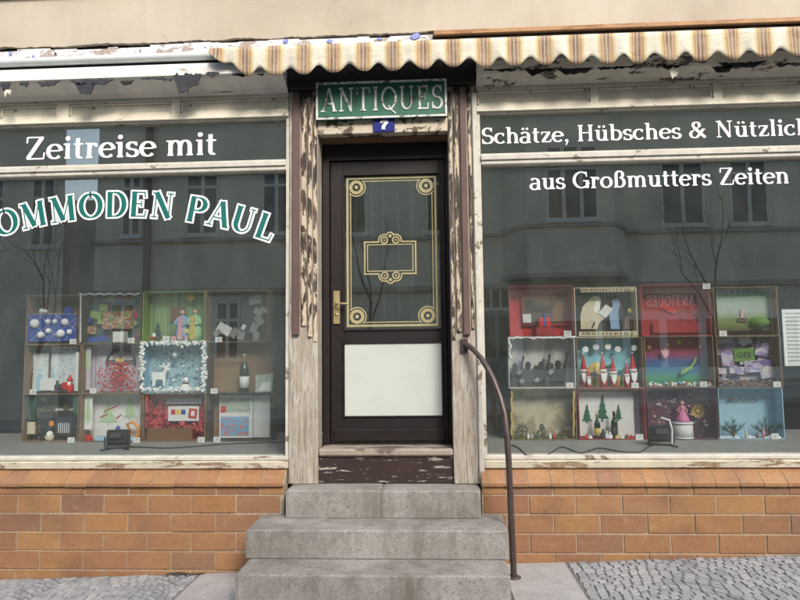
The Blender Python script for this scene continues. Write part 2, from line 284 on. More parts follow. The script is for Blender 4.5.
# ------------------------------------------------------------------ lettering (pen strokes with slab ends)
def arc(cx, cy, rx, ry, a0, a1, n=12): return [(cx + rx * math.cos(rad(a0 + (a1 - a0) * i / n)), cy + ry * math.sin(rad(a0 + (a1 - a0) * i / n))) for i in range(n + 1)]
def S(*a): return [(a[i], a[i + 1]) for i in range(0, len(a), 2)]
def sf(x, y, l=.13): return (S(x - l, y, x + l, y), 's')
B_, H_ = .035, .965
G = {
 'A': (.86, [(S(.42, 1, .1, .02), 't'), (S(.44, 1, .74, .02), 'T'), (S(.2, .34, .64, .34), 't'), sf(.1, B_), sf(.75, B_, .12)]),
 'D': (.88, [(S(.2, 0, .2, 1), 'T'), (S(.1, H_, .4, H_) + arc(.4, .5, .36, .465, 90, -90, 16) + S(.1, B_), 'n')]),
 'E': (.76, [(S(.2, 0, .2, 1), 'T'), (S(.08, H_, .62, H_), 't'), (S(.08, B_, .66, B_), 't'), (S(.2, .52, .5, .52), 't'), (S(.6, 1, .63, .76), 't'), (S(.64, 0, .68, .26), 't'), (S(.5, .4, .5, .64), 't')]),
 'G': (.94, [(arc(.5, .5, .4, .46, 48, 340, 22), 'n'), (S(.8, .02, .8, .42), 'T'), sf(.74, .44, .16), (S(.74, .98, .78, .68), 't')]),
 'H': (.92, [(S(.2, 0, .2, 1), 'T'), (S(.72, 0, .72, 1), 'T'), (S(.2, .52, .72, .52), 't'), sf(.2, B_), sf(.72, B_), sf(.2, H_), sf(.72, H_)]),
 'I': (.42, [(S(.21, 0, .21, 1), 'T'), sf(.21, B_), sf(.21, H_)]),
 'K': (.9, [(S(.2, 0, .2, 1), 'T'), (S(.72, .97, .25, .42), 't'), (S(.36, .55, .74, .02), 'T'), sf(.2, B_), sf(.2, H_), sf(.72, H_), sf(.76, B_)]),
 'L': (.72, [(S(.2, 0, .2, 1), 'T'), sf(.2, H_), (S(.08, B_, .66, B_), 't'), (S(.63, 0, .68, .3), 't')]),
 'M': (1.1, [(S(.2, 0, .2, 1), 't'), (S(.22, 1, .54, .05), 'T'), (S(.54, .05, .86, 1), 't'), (S(.88, 0, .88, 1), 'T'), sf(.18, B_, .11), sf(.88, B_), sf(.16, H_, .1), sf(.92, H_, .1)]),
 'N': (.96, [(S(.2, 0, .2, 1), 't'), (S(.2, 1, .76, .02), 'T'), (S(.76, 0, .76, 1), 't'), sf(.2, B_, .12), sf(.18, H_, .12), sf(.76, H_, .13)]),
 'O': (.96, [(arc(.48, .5, .38, .46, 90, 450, 28), 'n')]),
 'P': (.8, [(S(.2, 0, .2, 1), 'T'), (S(.1, H_, .42, H_) + arc(.42, .715, .27, .25, 90, -90, 14) + S(.2, .465), 'n'), sf(.2, B_)]),
 'Q': (.96, [(arc(.48, .5, .38, .46, 90, 450, 28), 'n'), (S(.46, .2, .62, .02, .86, -.14), 't')]),
 'R': (.9, [(S(.2, 0, .2, 1), 'T'), (S(.1, H_, .42, H_) + arc(.42, .72, .25, .245, 90, -90, 14) + S(.2, .475), 'n'), (S(.42, .47, .74, .03), 'T'), sf(.2, B_), sf(.78, B_, .1)]),
 'S': (.7, [(arc(.36, .73, .23, .235, 30, 270, 18), 'n'), (arc(.35, .265, .26, .235, 90, -150, 18), 'n'), (S(.56, .98, .57, .74), 't'), (S(.1, .02, .1, .3), 't')]),
 'T': (.84, [(S(.42, 0, .42, 1), 'T'), (S(.06, H_, .78, H_), 't'), (S(.08, .98, .06, .7), 't'), (S(.76, .98, .78, .7), 't'), sf(.42, B_, .15)]),
 'U': (.92, [(S(.2, .98, .2, .34) + arc(.46, .34, .26, .3, 180, 270, 8), 'n'), (arc(.46, .34, .26, .3, 270, 360, 8) + S(.72, .98), 't'), sf(.2, H_), sf(.72, H_, .11)]),
 'Z': (.84, [(S(.12, H_, .74, H_), 't'), (S(.68, .96, .14, .05), 'T'), (S(.1, B_, .76, B_), 't'), (S(.12, .98, .1, .72), 't'), (S(.75, .02, .78, .3), 't')]),
 'a': (.62, [(arc(.26, .46, .2, .19, 150, 0, 9) + S(.46, .1) + arc(.54, .1, .08, .08, 180, 300, 4), 'n'), (arc(.25, .18, .2, .18, 60, 330, 14), 'n')]),
 'b': (.7, [(S(.18, .02, .18, 1), 'T'), (arc(.36, .33, .25, .3, 150, -150, 20), 'n'), sf(.12, .97, .1)]),
 'c': (.58, [(arc(.32, .33, .26, .3, 45, 320, 20), 'n'), (arc(.47, .5, .05, .05, 0, 360, 8), 'd')]),
 'e': (.62, [(S(.1, .36, .52, .36), 't'), (arc(.32, .33, .25, .3, 5, 318, 22), 'n')]),
 'h': (.74, [(S(.18, 0, .18, 1), 'T'), (S(.18, .4) + arc(.37, .4, .19, .24, 170, 0, 10) + S(.56, 0), 'n'), sf(.12, .97, .1), sf(.18, B_, .12), sf(.56, B_, .12)]),
 'i': (.36, [(S(.18, 0, .18, .66), 'T'), sf(.12, .63, .1), sf(.18, B_, .12), (arc(.18, .88, .1, .1, 0, 360, 12), 'd')]),
 'l': (.36, [(S(.18, 0, .18, 1), 'T'), sf(.12, .97, .1), sf(.18, B_, .12)]),
 'm': (1.1, [(S(.18, 0, .18, .66), 'T'), (S(.18, .4) + arc(.36, .4, .18, .24, 170, 0, 10) + S(.54, 0), 'n'), (S(.54, .4) + arc(.73, .4, .18, .24, 170, 0, 10) + S(.91, 0), 'n'), sf(.12, .63, .1), sf(.18, B_, .11), sf(.54, B_, .1), sf(.91, B_, .12)]),
 'n': (.74, [(S(.18, 0, .18, .66), 'T'), (S(.18, .4) + arc(.37, .4, .19, .24, 170, 0, 10) + S(.56, 0), 'n'), sf(.12, .63, .1), sf(.18, B_, .12), sf(.56, B_, .12)]),
 'o': (.66, [(arc(.33, .33, .26, .3, 90, 450, 24), 'n')]),
 'r': (.52, [(S(.18, 0, .18, .66), 'T'), (S(.18, .36) + arc(.36, .42, .17, .2, 165, 60, 7), 'n'), (arc(.43, .55, .075, .075, 0, 360, 8), 'd'), sf(.12, .63, .1), sf(.18, B_, .13)]),
 's': (.52, [(arc(.26, .485, .17, .15, 30, 270, 14), 'n'), (arc(.26, .175, .19, .15, 90, -150, 14), 'n'), (S(.42, .64, .42, .48), 't'), (S(.07, .02, .07, .2), 't')]),
 't': (.44, [(S(.19, .88, .19, .2) + arc(.31, .17, .12, .14, 180, 300, 7), 'n'), (S(.03, .62, .4, .62), 't')]),
 'u': (.74, [(S(.18, .66, .18, .25) + arc(.36, .25, .18, .22, 180, 350, 10), 'n'), (S(.56, 0, .56, .66), 'T'), sf(.12, .63, .1), sf(.5, .63, .1), sf(.62, B_, .1)]),
 'z': (.58, [(S(.08, .62, .52, .62), 't'), (S(.46, .6, .12, .06), 'T'), (S(.06, B_, .53, B_), 't'), (S(.08, .65, .07, .48), 't'), (S(.52, .02, .54, .19), 't')]),
 '&': (.98, [(S(.84, .03, .26, .66), 'T'), (arc(.4, .79, .165, .17, 215, -35, 14), 'n'), (S(.54, .68, .2, .42), 't'), (arc(.3, .235, .21, .21, 115, 330, 14) + S(.74, .5), 'n'), sf(.76, .52, .1)]),
 ',': (.3, [(arc(.14, .07, .09, .09, 0, 360, 10), 'd'), (S(.2, .05, .1, -.2), 't')]),
 '7': (.7, [(S(.08, .95, .62, .95), 'T'), (S(.58, .92, .3, .4, .28, 0), 'T'), (S(.1, .98, .1, .74), 't')]),
 '2': (.7, [(arc(.34, .7, .24, .26, 160, -30, 10) + S(.12, .06), 'n'), (S(.08, .06, .62, .06), 'T')]),
 '1': (.5, [(S(.26, 0, .26, 1), 'T'), (S(.26, .98, .08, .8), 't')]), ' ': (.34, []),
}
G['ä'] = (G['a'][0], G['a'][1] + [(arc(.17, .86, .075, .075, 0, 360, 10), 'd'), (arc(.39, .86, .075, .075, 0, 360, 10), 'd')])
G['ü'] = (G['u'][0], G['u'][1] + [(arc(.25, .86, .075, .075, 0, 360, 10), 'd'), (arc(.49, .86, .075, .075, 0, 360, 10), 'd')])
G['ß'] = (.72, [(S(.18, 0, .18, .7) + arc(.36, .75, .18, .21, 180, 0, 10) + arc(.36, .74, .18, .17, 0, -90, 6), 'n'), (arc(.38, .3, .22, .27, 90, -120, 14), 'n'), sf(.16, B_, .12)])
def glyph(mb, ch, T, t, tf, grow=0, m=0):
    for li, (pts, kind) in enumerate(G[ch][1]):
        if kind == 'd':
            cx = sum(p[0] for p in pts[:-1]) / (len(pts) - 1); cy = sum(p[1] for p in pts[:-1]) / (len(pts) - 1)
            mb.add([tf(cx + (x - cx) * (1 + grow * 8), cy + (y - cy) * (1 + grow * 8), li) for x, y in pts[:-1]], [tuple(range(len(pts) - 1))], m); continue
        n = len(pts); L = []; Rr = []
        for i, (x, y) in enumerate(pts):
            a = pts[max(i - 1, 0)]; b = pts[min(i + 1, n - 1)]; dx, dy = b[0] - a[0], b[1] - a[1]; q = math.hypot(dx, dy) or 1; dx /= q; dy /= q
            wd = {'T': T, 't': t, 's': t, 'n': t + (T - t) * abs(dy) ** 1.3}[kind] / 2 + grow
            ex = 0
            if grow and i in (0, n - 1): ex = grow * (1 if i else -1)
            L.append((x - dy * wd + dx * ex, y + dx * wd + dy * ex)); Rr.append((x + dy * wd + dx * ex, y - dx * wd + dy * ex))
        mb.add([tf(u, v, li) for u, v in L] + [tf(u, v, li) for u, v in Rr], [(i, i + 1, n + i + 1, n + i) for i in range(n - 1)], m)
def twidth(s, sp): return sum(G[c][0] + sp for c in s) - sp
def text_line(mb, s, x0, x1, z0, h, y, T=.17, t=.08, sp=.03, m=0, grow=0, flip=1, z1=None):
    k = (x1 - x0) / twidth(s, sp); u = 0
    for c in s:
        zz = z0 if z1 is None else z0 + (z1 - z0) * (u / twidth(s, sp))
        glyph(mb, c, T, t, lambda a, b, li, u=u, zz=zz: (x0 + (u + a) * k, y - flip * (.0002 + li * .00012), zz + b * h), grow, m); u += G[c][0] + sp
def word_parts(s, x0, x1, z0, h, y, T, t, sp, mat, par):
    k = (x1 - x0) / twidth(s, sp); u = 0
    for w_ in s.split(' '):
        mb = MB(); text_line(mb, w_, x0 + u * k, x0 + (u + twidth(w_, sp)) * k, z0, h, y, T, t, sp); mb.build('lettering', mat, par); u += twidth(w_ + ' ', sp) + sp
def text_arc(mb, s, cx, cz, R, h, y, wx, T=.2, t=.075, sp=.06, m=0, grow=0, flip=1, mid=0.0, only=None):
    tot = twidth(s, sp); u = 0; wi = 0
    for c in s:
        if c == ' ': wi += 1
        if only is not None and wi != only: u += G[c][0] + sp; continue
        gw = G[c][0]; ang = mid + (u + gw / 2 - tot / 2) * wx / R
        def tf(a, b, li, ang=ang, gw=gw):
            lx = (a - gw / 2) * wx; r = R + b * h
            X = math.sin(ang) * r + math.cos(ang) * lx; Z = math.cos(ang) * r - math.sin(ang) * lx
            return (cx + flip * X, y - flip * (.0002 + li * .00012), cz + Z)
        glyph(mb, c, T, t, tf, grow, m); u += gw + sp

AWY = -.245
AW0 = UX(274.4, 57, AWY); AWP = (UX(796, 45, AWY) - AW0) / 17
mk_materials()
XMIN, XMAX = -6.5, 6.5
# ================================================================== ground, road
def strip(name, mat, y0, y1, dz, x0=-40, x1=40, th=.3, label=None, parent=None, kind='structure'):
    mb = MB(); n = 8
    for i in range(n):
        a = x0 + (x1 - x0) * i / n; b = x0 + (x1 - x0) * (i + 1) / n; za, zb = gz(a) + dz, gz(b) + dz
        mb.add([(a, y0, za), (b, y0, zb), (b, y1, zb), (a, y1, za)], [(0, 1, 2, 3)])
    mb.add([(x0, y0, gz(x0) + dz), (x1, y0, gz(x1) + dz), (x1, y0, gz(x1) + dz - th), (x0, y0, gz(x0) + dz - th)], [(0, 1, 2, 3)])
    mb.add([(x0, y1, gz(x0) + dz), (x1, y1, gz(x1) + dz), (x1, y1, gz(x1) + dz - th), (x0, y1, gz(x0) + dz - th)], [(0, 1, 2, 3)])
    return mb.build(name, mat, parent, kind=kind)
g0 = MB(); g0.add([(x, y, gz(x) - .32) for x, y in ((-150, -150), (150, -150), (150, 150), (-150, 150))], [(0, 1, 2, 3)]); g0.build('ground', 'joint_sand', kind='structure')
pave = strip('pavement', 'joint_sand', -2.55, .3, -.0045)
strip('kerb', 'kerb', -2.7, -2.551, -.004)
strip('road', 'asphalt', -10.3, -2.701, -.12)
strip('kerb', 'kerb', -10.45, -10.301, -.004)
strip('opposite_pavement', 'slab', -14.2, -10.451, -.01)

XSL = GP(200, 575).x; XSR = GP(566, 564).x; XS0, XS1 = -1.12, .405   # slab edges, step sides
def slab_row(xa, xb, dep=.46):
    y = -.10; k = 0
    while y > -2.5:
        y2 = max(y - dep, -2.54)
        x0, x1 = xa + .003, xb - .003
        if xa < -.5 and y > -.75: x1 = min(x1, XS0 - .006)
        if xb > .0 and y > -.75 and xa < XS1: x0 = max(x0, XS1 + .006)
        mb = MB(); z0 = -.1
        vs = [(x0, y2 + .004, 0), (x1, y2 + .004, 0), (x1, y - .004, 0), (x0, y - .004, 0)]
        top = [(a, b, gz(a) + .002 + random.uniform(-.002, .002)) for a, b, _ in vs]; bot = [(a, b, gz(a) - .08) for a, b, _ in vs]
        mb.add(top + bot, [(0, 1, 2, 3), (0, 4, 5, 1), (1, 5, 6, 2), (2, 6, 7, 3), (3, 7, 4, 0)]).build('paving_slab', 'slab', pave); y = y2; k += 1
slab_row(XSL, XS0 - .004); slab_row(XS1 + .004, XSR)
y = -.76
while y > -2.5:
    for a in range(3):
        xa = XS0 + (XS1 - XS0) * a / 3; xb = XS0 + (XS1 - XS0) * (a + 1) / 3
        mb = MB(); vs = [(xa + .003, y - .44), (xb - .003, y - .44), (xb - .003, y - .004), (xa + .003, y - .004)]
        mb.add([(p, q, gz(p) + .001) for p, q in vs] + [(p, q, gz(p) - .08) for p, q in vs], [(0, 1, 2, 3), (0, 4, 5, 1), (1, 5, 6, 2), (2, 6, 7, 3), (3, 7, 4, 0)]).build('paving_slab', 'slab', pave)
    y -= .448
# cobbles laid in arcs
stones = []
def cobbles(x0, x1):
    W, p = .8, .049
    rnd = random.Random(3)
    def wave(x): t = (x / W) % 1.0; return .17 * (1 - (2 * t - 1) ** 2) - .02 * math.sin(6.3 * t)
    for k in range(-5, 52):
        yb = -.12 - k * p + rnd.uniform(-.003, .003); x = x0 + .004 + rnd.random() * .02
        while x < x1 - .03:
            w_ = min(rnd.uniform(.046, .068), x1 - .003 - x)
            if w_ < .028: break
            g = rnd.uniform(.002, .004); q = [(x + g, yb - p + wave(x) + g), (x + w_ - g, yb - p + wave(x + w_) + g), (x + w_ - g, yb + wave(x + w_) - g), (x + g, yb + wave(x) - g)]
            q = [(a + rnd.uniform(-.003, .003), b + rnd.uniform(-.003, .003)) for a, b in q]; x += w_
            c = [(min(max(a, x0 + .002), x1 - .002), min(b, -.097)) for a, b in q]
            mx = sum(v[0] for v in c) / 4; my = sum(v[1] for v in c) / 4
            if my < -2.5 or c[3][1] - c[0][1] < .02 or c[2][1] - c[1][1] < .02: continue
            stones.append((mx, my, c, rnd.uniform(-.0025, .0025)))
cobbles(-5.2, XSL - .004); cobbles(XSR + .004, 5.2)
def stone_geo(mb, st):
    mx, my, c, dz = st; tl = [random.uniform(-.0012, .0012) for _ in range(4)]
    top = [(mx + (a - mx) * .86, my + (b - my) * .86, gz(a) + dz + .0022 + t) for (a, b), t in zip(c, tl)]
    mid = [(mx + (a - mx) * .95, my + (b - my) * .95, gz(a) + dz - .0015 + t) for (a, b), t in zip(c, tl)]; low = [(a, b, gz(a) - .03) for a, b in c]
    mb.add(top + mid + low, [(0, 1, 2, 3)] + [(i, i + 4, (i + 1) % 4 + 4, (i + 1) % 4) for i in range(4)] + [(i + 4, i + 8, (i + 1) % 4 + 8, (i + 1) % 4 + 4) for i in range(4)])
RMI = RM.inverted()
def proj(p):
    q = RMI @ (Vector(p) - CAMPOS); return (400 + F * q.x / -q.z, 300 - F * q.y / -q.z, -q.z) if q.z < -.1 else (-999, -999, 9)
vis = []; rest = []
for st in stones:
    a = proj((st[0], st[1], gz(st[0]))); (vis if -4 < a[0] < 804 and a[1] < 604 and a[2] < 6 else rest).append((a[2], st))
vis.sort(key=lambda q: q[0]); rest += vis[300:]
for _, st in vis[:300]:
    mb = MB(); stone_geo(mb, st); mb.build('paving_stone', 'cobble', pave)
mb = MB()
for _, st in rest: stone_geo(mb, st)
mb.build('paving_stones', 'cobble', pave, kind='stuff')

# ================================================================== the shop building
SHOP = empty('shop_building', (0, .2, gz(0)), 'old cream plastered shop building with brick plinth, two display windows and recessed door', 'building')
ZW = 3.625
rnd = random.Random(11)
mb = MB(); n = 620; prev = None; jag = 0
cols = []
for i in range(n + 1):
    x = XMIN + (XMAX - XMIN) * i / n; jag = jag * .7 + rnd.uniform(-.005, .005)
    cols.append((x, ZW + jag + (rnd.random() < .04) * rnd.uniform(-.015, .02)))
for (xa, za), (xb, zb) in zip(cols, cols[1:]):
    mb.add([(xa, -.10, za), (xb, -.10, zb), (xb, -.10, 9.2), (xa, -.10, 9.2)], [(0, 1, 2, 3)])
    mb.add([(xa, -.10, za), (xb, -.10, zb), (xb, -.06, zb + .004), (xa, -.06, za + .004)], [(0, 1, 2, 3)])
mb.box(XMIN, XMAX, -.09, .3, 3.75, 9.19); mb.build('upper_wall', 'plaster', SHOP)
zl = UZ(0, -6, -.15)
boxo('string_course', 'plaster', SHOP, XMIN, XMAX, -.15, -.101, zl, zl + .13, .01)
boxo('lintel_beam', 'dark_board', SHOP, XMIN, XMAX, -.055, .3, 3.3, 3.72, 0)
XT = UX(433, 35, -.1)
mb = MB(); rnd = random.Random(5); xs = XMIN; zs0 = UZ(150, 56, -.09) - .03
while xs < XT - .02:
    xe = min(xs + rnd.uniform(.05, .25), XT); mb.box(xs, xe, -.088 - rnd.uniform(0, .008), -.056, zs0, ZW - .012 - rnd.random() ** 2 * .02); xs = xe + .0004
flk = mb.build('flaking_render_strip', 'flaking_white', SHOP)
for (px, py, s_, m_) in ((10, 53, .016, 'blue_flake'), (33, 56, .012, 'blue_flake'), (140, 50, .012, 'blue_flake'), (286, 41, .02, 'blue_flake'), (330, 41, .022, 'blue_flake'), (415, 36, .04, 'blue_flake'), (55, 53, .012, 'slate_flake'), (205, 47, .01, 'blue_flake'), (380, 39, .016, 'blue_flake'), (400, 39, .02, 'paper_flake')):
    p = U(px, py, -.102); pts = [(p.x + math.cos(a) * s_ * rnd.uniform(.5, 1.3), p.z + math.sin(a) * s_ * .7 * rnd.uniform(.5, 1.2)) for a in [k * 1.05 for k in range(6)]]
    MB().poly(pts, -.102, .004).build('paint_flake', m_, flk)
zt = UZ(600, 27, -.12)
boxo('timber_strip', 'timber_strip', SHOP, XT + .003, XMAX, -.135, -.104, zt - .02, zt + .014, .005)
# cornice
zc = UZ(150, 63, -.15)
mb = MB(); mb.prismX([(-.056, zc + .005), (-.13, zc - .006), (-.175, zc - .026), (-.19, zc - .06), (-.19, zc - .112), (-.165, zc - .126), (-.05, zc - .16), (-.009, zc - .187), (-.009, zc + .005)], XMIN, -.99)
mb.build('cornice', 'cornice_white', SHOP)
mb = MB(); mb.prismX([(-.056, zc + .005), (-.11, zc), (-.15, zc - .03), (-.15, zc - .07), (-.13, zc - .10), (-.10, zc - .135), (-.05, zc - .165), (-.009, zc - .187), (-.009, zc + .005)], .315, XMAX)
cor = mb.build('cornice', 'cornice_peeling', SHOP)
rnd = random.Random(21)
def flake(px, py, wpx, hpx, m_, Y=-.145, jagn=9):
    p = U(px, py, Y); wm = wpx / 150; hm = hpx / 150
    n_ = 14; hw = [rnd.uniform(.3, .7)]
    for k in range(n_): hw.append(min(1, max(.08, hw[-1] + rnd.uniform(-.22, .22))))
    up = [(p.x - wm / 2 + wm * k / n_, p.z + rnd.uniform(-.06, .16) * hm) for k in range(n_ + 1)]
    dn = [(p.x + wm / 2 - wm * k / n_, p.z - hm * hw[k] * min(1, 5 * k / n_, 5 * (1 - k / n_))) for k in range(1, n_)]
    MB().poly(up + dn, Y - (.012 if px > 400 else .049), .008).build('paint_flake', m_, cor)
for a in ((9, 87, 12, 12, 'slate_flake'), (28, 86, 10, 8, 'slate_flake'), (52, 85, 24, 8, 'slate_flake'), (95, 83, 46, 6, 'slate_flake'), (89, 87, 20, 11, 'slate_flake'), (155, 81, 26, 5, 'slate_flake'), (190, 78, 30, 20, 'slate_flake'), (215, 76, 14, 12, 'slate_flake'), (241, 77, 15, 4, 'dark_board'), (262, 77, 8, 3, 'dark_board'), (12, 93, 8, 8, 'paper_flake'), (170, 82, 12, 8, 'slate_flake'), (130, 84, 14, 4, 'dark_board')):
    flake(*a)
for a in ((500, 70, 34, 7, 'slate_flake'), (540, 70, 30, 7, 'dark_board'), (575, 69, 36, 6, 'slate_flake'), (612, 68, 30, 7, 'dark_board'), (625, 67, 22, 6, 'dark_board'), (672, 66, 20, 8, 'dark_board'), (662, 65, 12, 5, 'slate_flake'), (674, 71, 10, 9, 'paper_flake'), (722, 67, 20, 6, 'dark_board'), (742, 63, 46, 8, 'slate_flake'), (790, 64, 30, 6, 'slate_flake'), (505, 76, 6, 10, 'paper_flake')):
    flake(*a, Y=-.135)
# fascia with sunk panels
def fascia(x0, x1, ztop, zbot, stiles):
    fr = MB(); fr.box(x0, x1, -.004, .02, ztop - .03, ztop); fr.box(x0, x1, -.006, .02, zbot, zbot + .042); fr.box(x0, x1, -.02, .02, zbot - .004, zbot + .008)
    edges = [x0] + [v for s_ in stiles for v in s_] + [x1]
    for a, b in stiles: fr.box(a, b, -.003, .02, zbot + .042, ztop - .03)
    fo = fr.build('fascia', 'cream_paint', SHOP)
    for a, b in zip(edges[::2], edges[1::2]):
        mb = MB(); mb.box(a, b, .02, .05, zbot + .03, ztop - .02)
        z0, z1 = zbot + .042, ztop - .03
        for (u0, u1, w0, w1) in ((a, b, z0, z0 + .02), (a, b, z1 - .016, z1), (a, a + .018, z0, z1), (b - .018, b, z0, z1)): mb.box(u0 + .001, u1 - .001, .006, .021, w0 + .001, w1 - .001, 0, .004)
        
        mb.build('panel', 'cream_paint', fo)
XL1 = UX(289, 300, 0); XR0 = UX(480.5, 300, 0); XL0, XRE = -4.7, 4.4
ZGL, ZGR, ZT0, ZT1, ZB = 3.10, 3.09, 2.718, 2.797, .768
fascia(XL0, XL1 - .004, zc - .18, ZGL + .004, [(UX(57, 105) - .5, UX(57, 105) - .42), (UX(57, 105), UX(69, 105)), (UX(172, 102), UX(180, 102))])
fascia(XR0 + .004, XRE, zc - .18, ZGR + .004, [(UX(590, 90), UX(598, 90)), (UX(713, 88), UX(722, 88)), (UX(713, 88) + .85, UX(722, 88) + .85)])
# display windows
def window(x0, x1, ztop, label):
    fr = MB()
    fr.box(x0, x1, -.002, .09, .742, ZB, 0, .004)
    fr.box(x0, x0 + .022, .0, .09, ZB, ztop); fr.box(x1 - .022, x1, .0, .09, ZB, ztop); fr.box(x0, x1, .001, .09, ztop - .006, ztop + .012)
    o = fr.build('shop_window', 'white_paint', SHOP, label=label)
    mb = MB(); mb.box(x0 + .0225, x1 - .0225, -.006, .085, ZT0, ZT1, 0, .006); mb.box(x0 + .0225, x1 - .0225, -.018, -.006, ZT0 + .03, ZT1 - .012, 0, .004); mb.build('transom_bar', 'white_paint', o)
    mb = MB(); mb.box(x0, x1, -.03, .05, .69, .7405, 0, .006); mb.build('window_sill', 'sill_cream', o)
    MB().box(x0 + .0225, x1 - .0225, .05, .054, ZB + .001, ZT0 - .001).build('glass_pane', 'glass', o)
    MB().box(x0 + .0225, x1 - .0225, .05, .054, ZT1 + .001, ztop - .007).build('glass_pane', 'glass', o)
    return o
WL = window(XL0, XL1, ZGL, 'display window with arched teal lettering on the glass'); WR = window(XR0, XRE, ZGR, 'display window with two lines of white lettering')
YG = .0485
def lbl(px, py): return U(px, py, YG)
a = lbl(24, 160.3); b = lbl(217, 154.2); word_parts('Zeitreise mit', a.x, b.x, (a.z + b.z) / 2, lbl(60, 137).z - lbl(60, 160).z, YG, .165, .065, .02, 'lettering_white', WL)
mb = MB(); a = lbl(481, 140.3); b = lbl(799, 138.2); s_ = 'Schätze, Hübsches & Nützliches'; k = twidth(s_, .02) / (twidth('Schätze, Hübsches & Nützlic', .02) + .14)
word_parts(s_, a.x, a.x + (b.x - a.x) * k, (a.z + b.z) / 2 - .003, lbl(490, 124.2).z - lbl(490, 140.4).z, YG, .16, .062, .02, 'lettering_white', WR)
mb = MB(); a = lbl(530, 187.6); b = lbl(790, 185.4); word_parts('aus Großmutters Zeiten', a.x, b.x, (a.z + b.z) / 2, lbl(590, 170.4).z - lbl(590, 187.4).z, YG, .16, .062, .02, 'lettering_white', WR)
top = lbl(139, 216.5); end = lbl(267, 243); RA = 3.05; hA = lbl(139, 191).z - top.z
wA = .184; midA = .008
cxA = lbl(118, 216).x; czA = top.z - RA
for wi_ in (0, 1):
    mb = MB(); text_arc(mb, 'KOMMODEN PAUL', cxA, czA, RA, hA, YG, wA,   .25, .11, .05, 0, .042, only=wi_, mid=midA); mb.build('lettering_outline', 'lettering_white', WL)
    mb = MB(); text_arc(mb, 'KOMMODEN PAUL', cxA, czA, RA, hA, YG - .0015, wA, .2, .055, .05, 0, -.004, only=wi_, mid=midA); mb.build('lettering', 'lettering_teal', WL)
# brick plinth
YB = -.09
def brick_mesh(L, h, dep):
    mb = MB(); mb.box(-L / 2, L / 2, -dep, 0, 0, h, 0, .004)
    me = bpy.data.meshes.new('brick'); me.from_pydata(mb.v, [], mb.f); me.materials.append(MATS['brick']); return me
BM = {}
def bricks(par, x0, x1, joint, L, zt, h):
    k = math.floor((x0 - joint) / L); 
    while joint + k * L < x1 - .01:
        a = max(joint + k * L, x0) + .0032; b = min(joint + (k + 1) * L, x1) - .0032; k += 1
        if b - a < .03: continue
        key = (round(b - a, 3), round(h, 3))
        if key not in BM: BM[key] = brick_mesh(b - a, h - .0068, .05)
        share('brick', BM[key], par, ((a + b) / 2, YB + .05 + random.uniform(-.0035, .002), zt - h + .0034 + random.uniform(-.001, .001)))
def plinth(x0, x1, j1, j2, L):
    mb = MB(); mb.prismX([(YB + .0045, -.3), (YB + .0045, .590), (YB - .0175, .597), (YB - .0175, .6095), (-.006, .6865), (.04, .6865), (.1, .672), (.1, -.3)], x0, x1); par = mb.build('plinth', 'mortar', SHOP)
    z = .596
    for h, jt in ((.061, j2), (.12, j1), (.12, j2), (.12, j1), (.12, j2), (.12, j1)):
        bricks(par, x0, x1, jt, L, z, h); z -= h
    # sloping sill tiles
    w_ = .146; prof = [(YB - .022, .592), (YB - .022, .612), (-.006, .69), (.045, .69), (.045, .666), (-.006, .664)]
    mb = MB(); mb.prismX([(a, b) for a, b in prof], -w_ / 2 + .003, w_ / 2 - .003); me = bpy.data.meshes.new('sill_tile'); me.from_pydata(mb.v, [], mb.f); me.materials.append(MATS['brick'])
    x = x0 + w_ / 2
    while x < x1 - w_ / 2: share('sill_tile', me, par, (x, random.uniform(-.001, .001), random.uniform(-.0015, .0015))); x += w_
XPL, XPR = UX(284, 500, YB), UX(482, 500, YB)
jl = UX(280.5, 502, YB); LL = (jl - UX(17.6, 502, YB)) / 6; jr = UX(529, 500, YB); LR = (UX(764, 498, YB) - jr) / 5
nL = math.floor((XPL - (XL0 - .2)) / .146)
plinth(XPL - nL * .146 - .001, XPL, jl, jl - LL * .45, LL); plinth(XPR, XPR + .146 * 29, jr, jr + LR * .52, LR)
# steps
STEPS = empty('stone_steps', (-.35, -.4, gz(-.35)), 'three worn grey granite steps leading up to the brown door', 'steps')
def step(x0, x1, y0, y1, z0, z1):
    mb = MB(); r2 = random.Random(int(x0 * 97 + z1 * 131)); n_ = int((x1 - x0) / .02); vs = []; wob = 0
    for i in range(n_ + 1):
        x = x0 + (x1 - x0) * i / n_; wob = wob * .85 + r2.uniform(-.0012, .0012); c = .007 + abs(wob) * 1.5 + (r2.random() < .05) * r2.uniform(0, .008); e = .006 if i in (0, n_) else 0
        yy = y0 + wob * .6 + e; zz = z1 - .35 * abs(wob) - e
        vs += [(x, yy, z0), (x, yy, zz - c), (x, yy + c * .35, zz - c * .35), (x, yy + c, zz), (x, y1, z1 - e), (x, y1, z0)]
    mb.add(vs, [(i * 6 + k, i * 6 + (k + 1) % 6, (i + 1) * 6 + (k + 1) % 6, (i + 1) * 6 + k) for i in range(n_) for k in range(6)] + [tuple(range(6)), tuple(range(n_ * 6, n_ * 6 + 6))[::-1]])
    return mb.build('step', 'granite', STEPS)
xj = UX(381, 500, -.2)
step(UX(285.5, 505, -.2), xj - .0015, -.2, .10, .418, .587); step(xj + .0015, UX(481, 505, -.2), -.2, .10, .418, .585)
step(UX(245.5, 543, -.47), UX(508.7, 543, -.47), -.47, -.097, .254, .415)
step(UX(234.8, 590, -.74), UX(511, 590, -.74), -.74, -.097, -.08, .250)
boxo('step', 'granite', STEPS, UX(287, 505, -.19), UX(480, 505, -.19), -.093, .1, -.1, .417, .004)
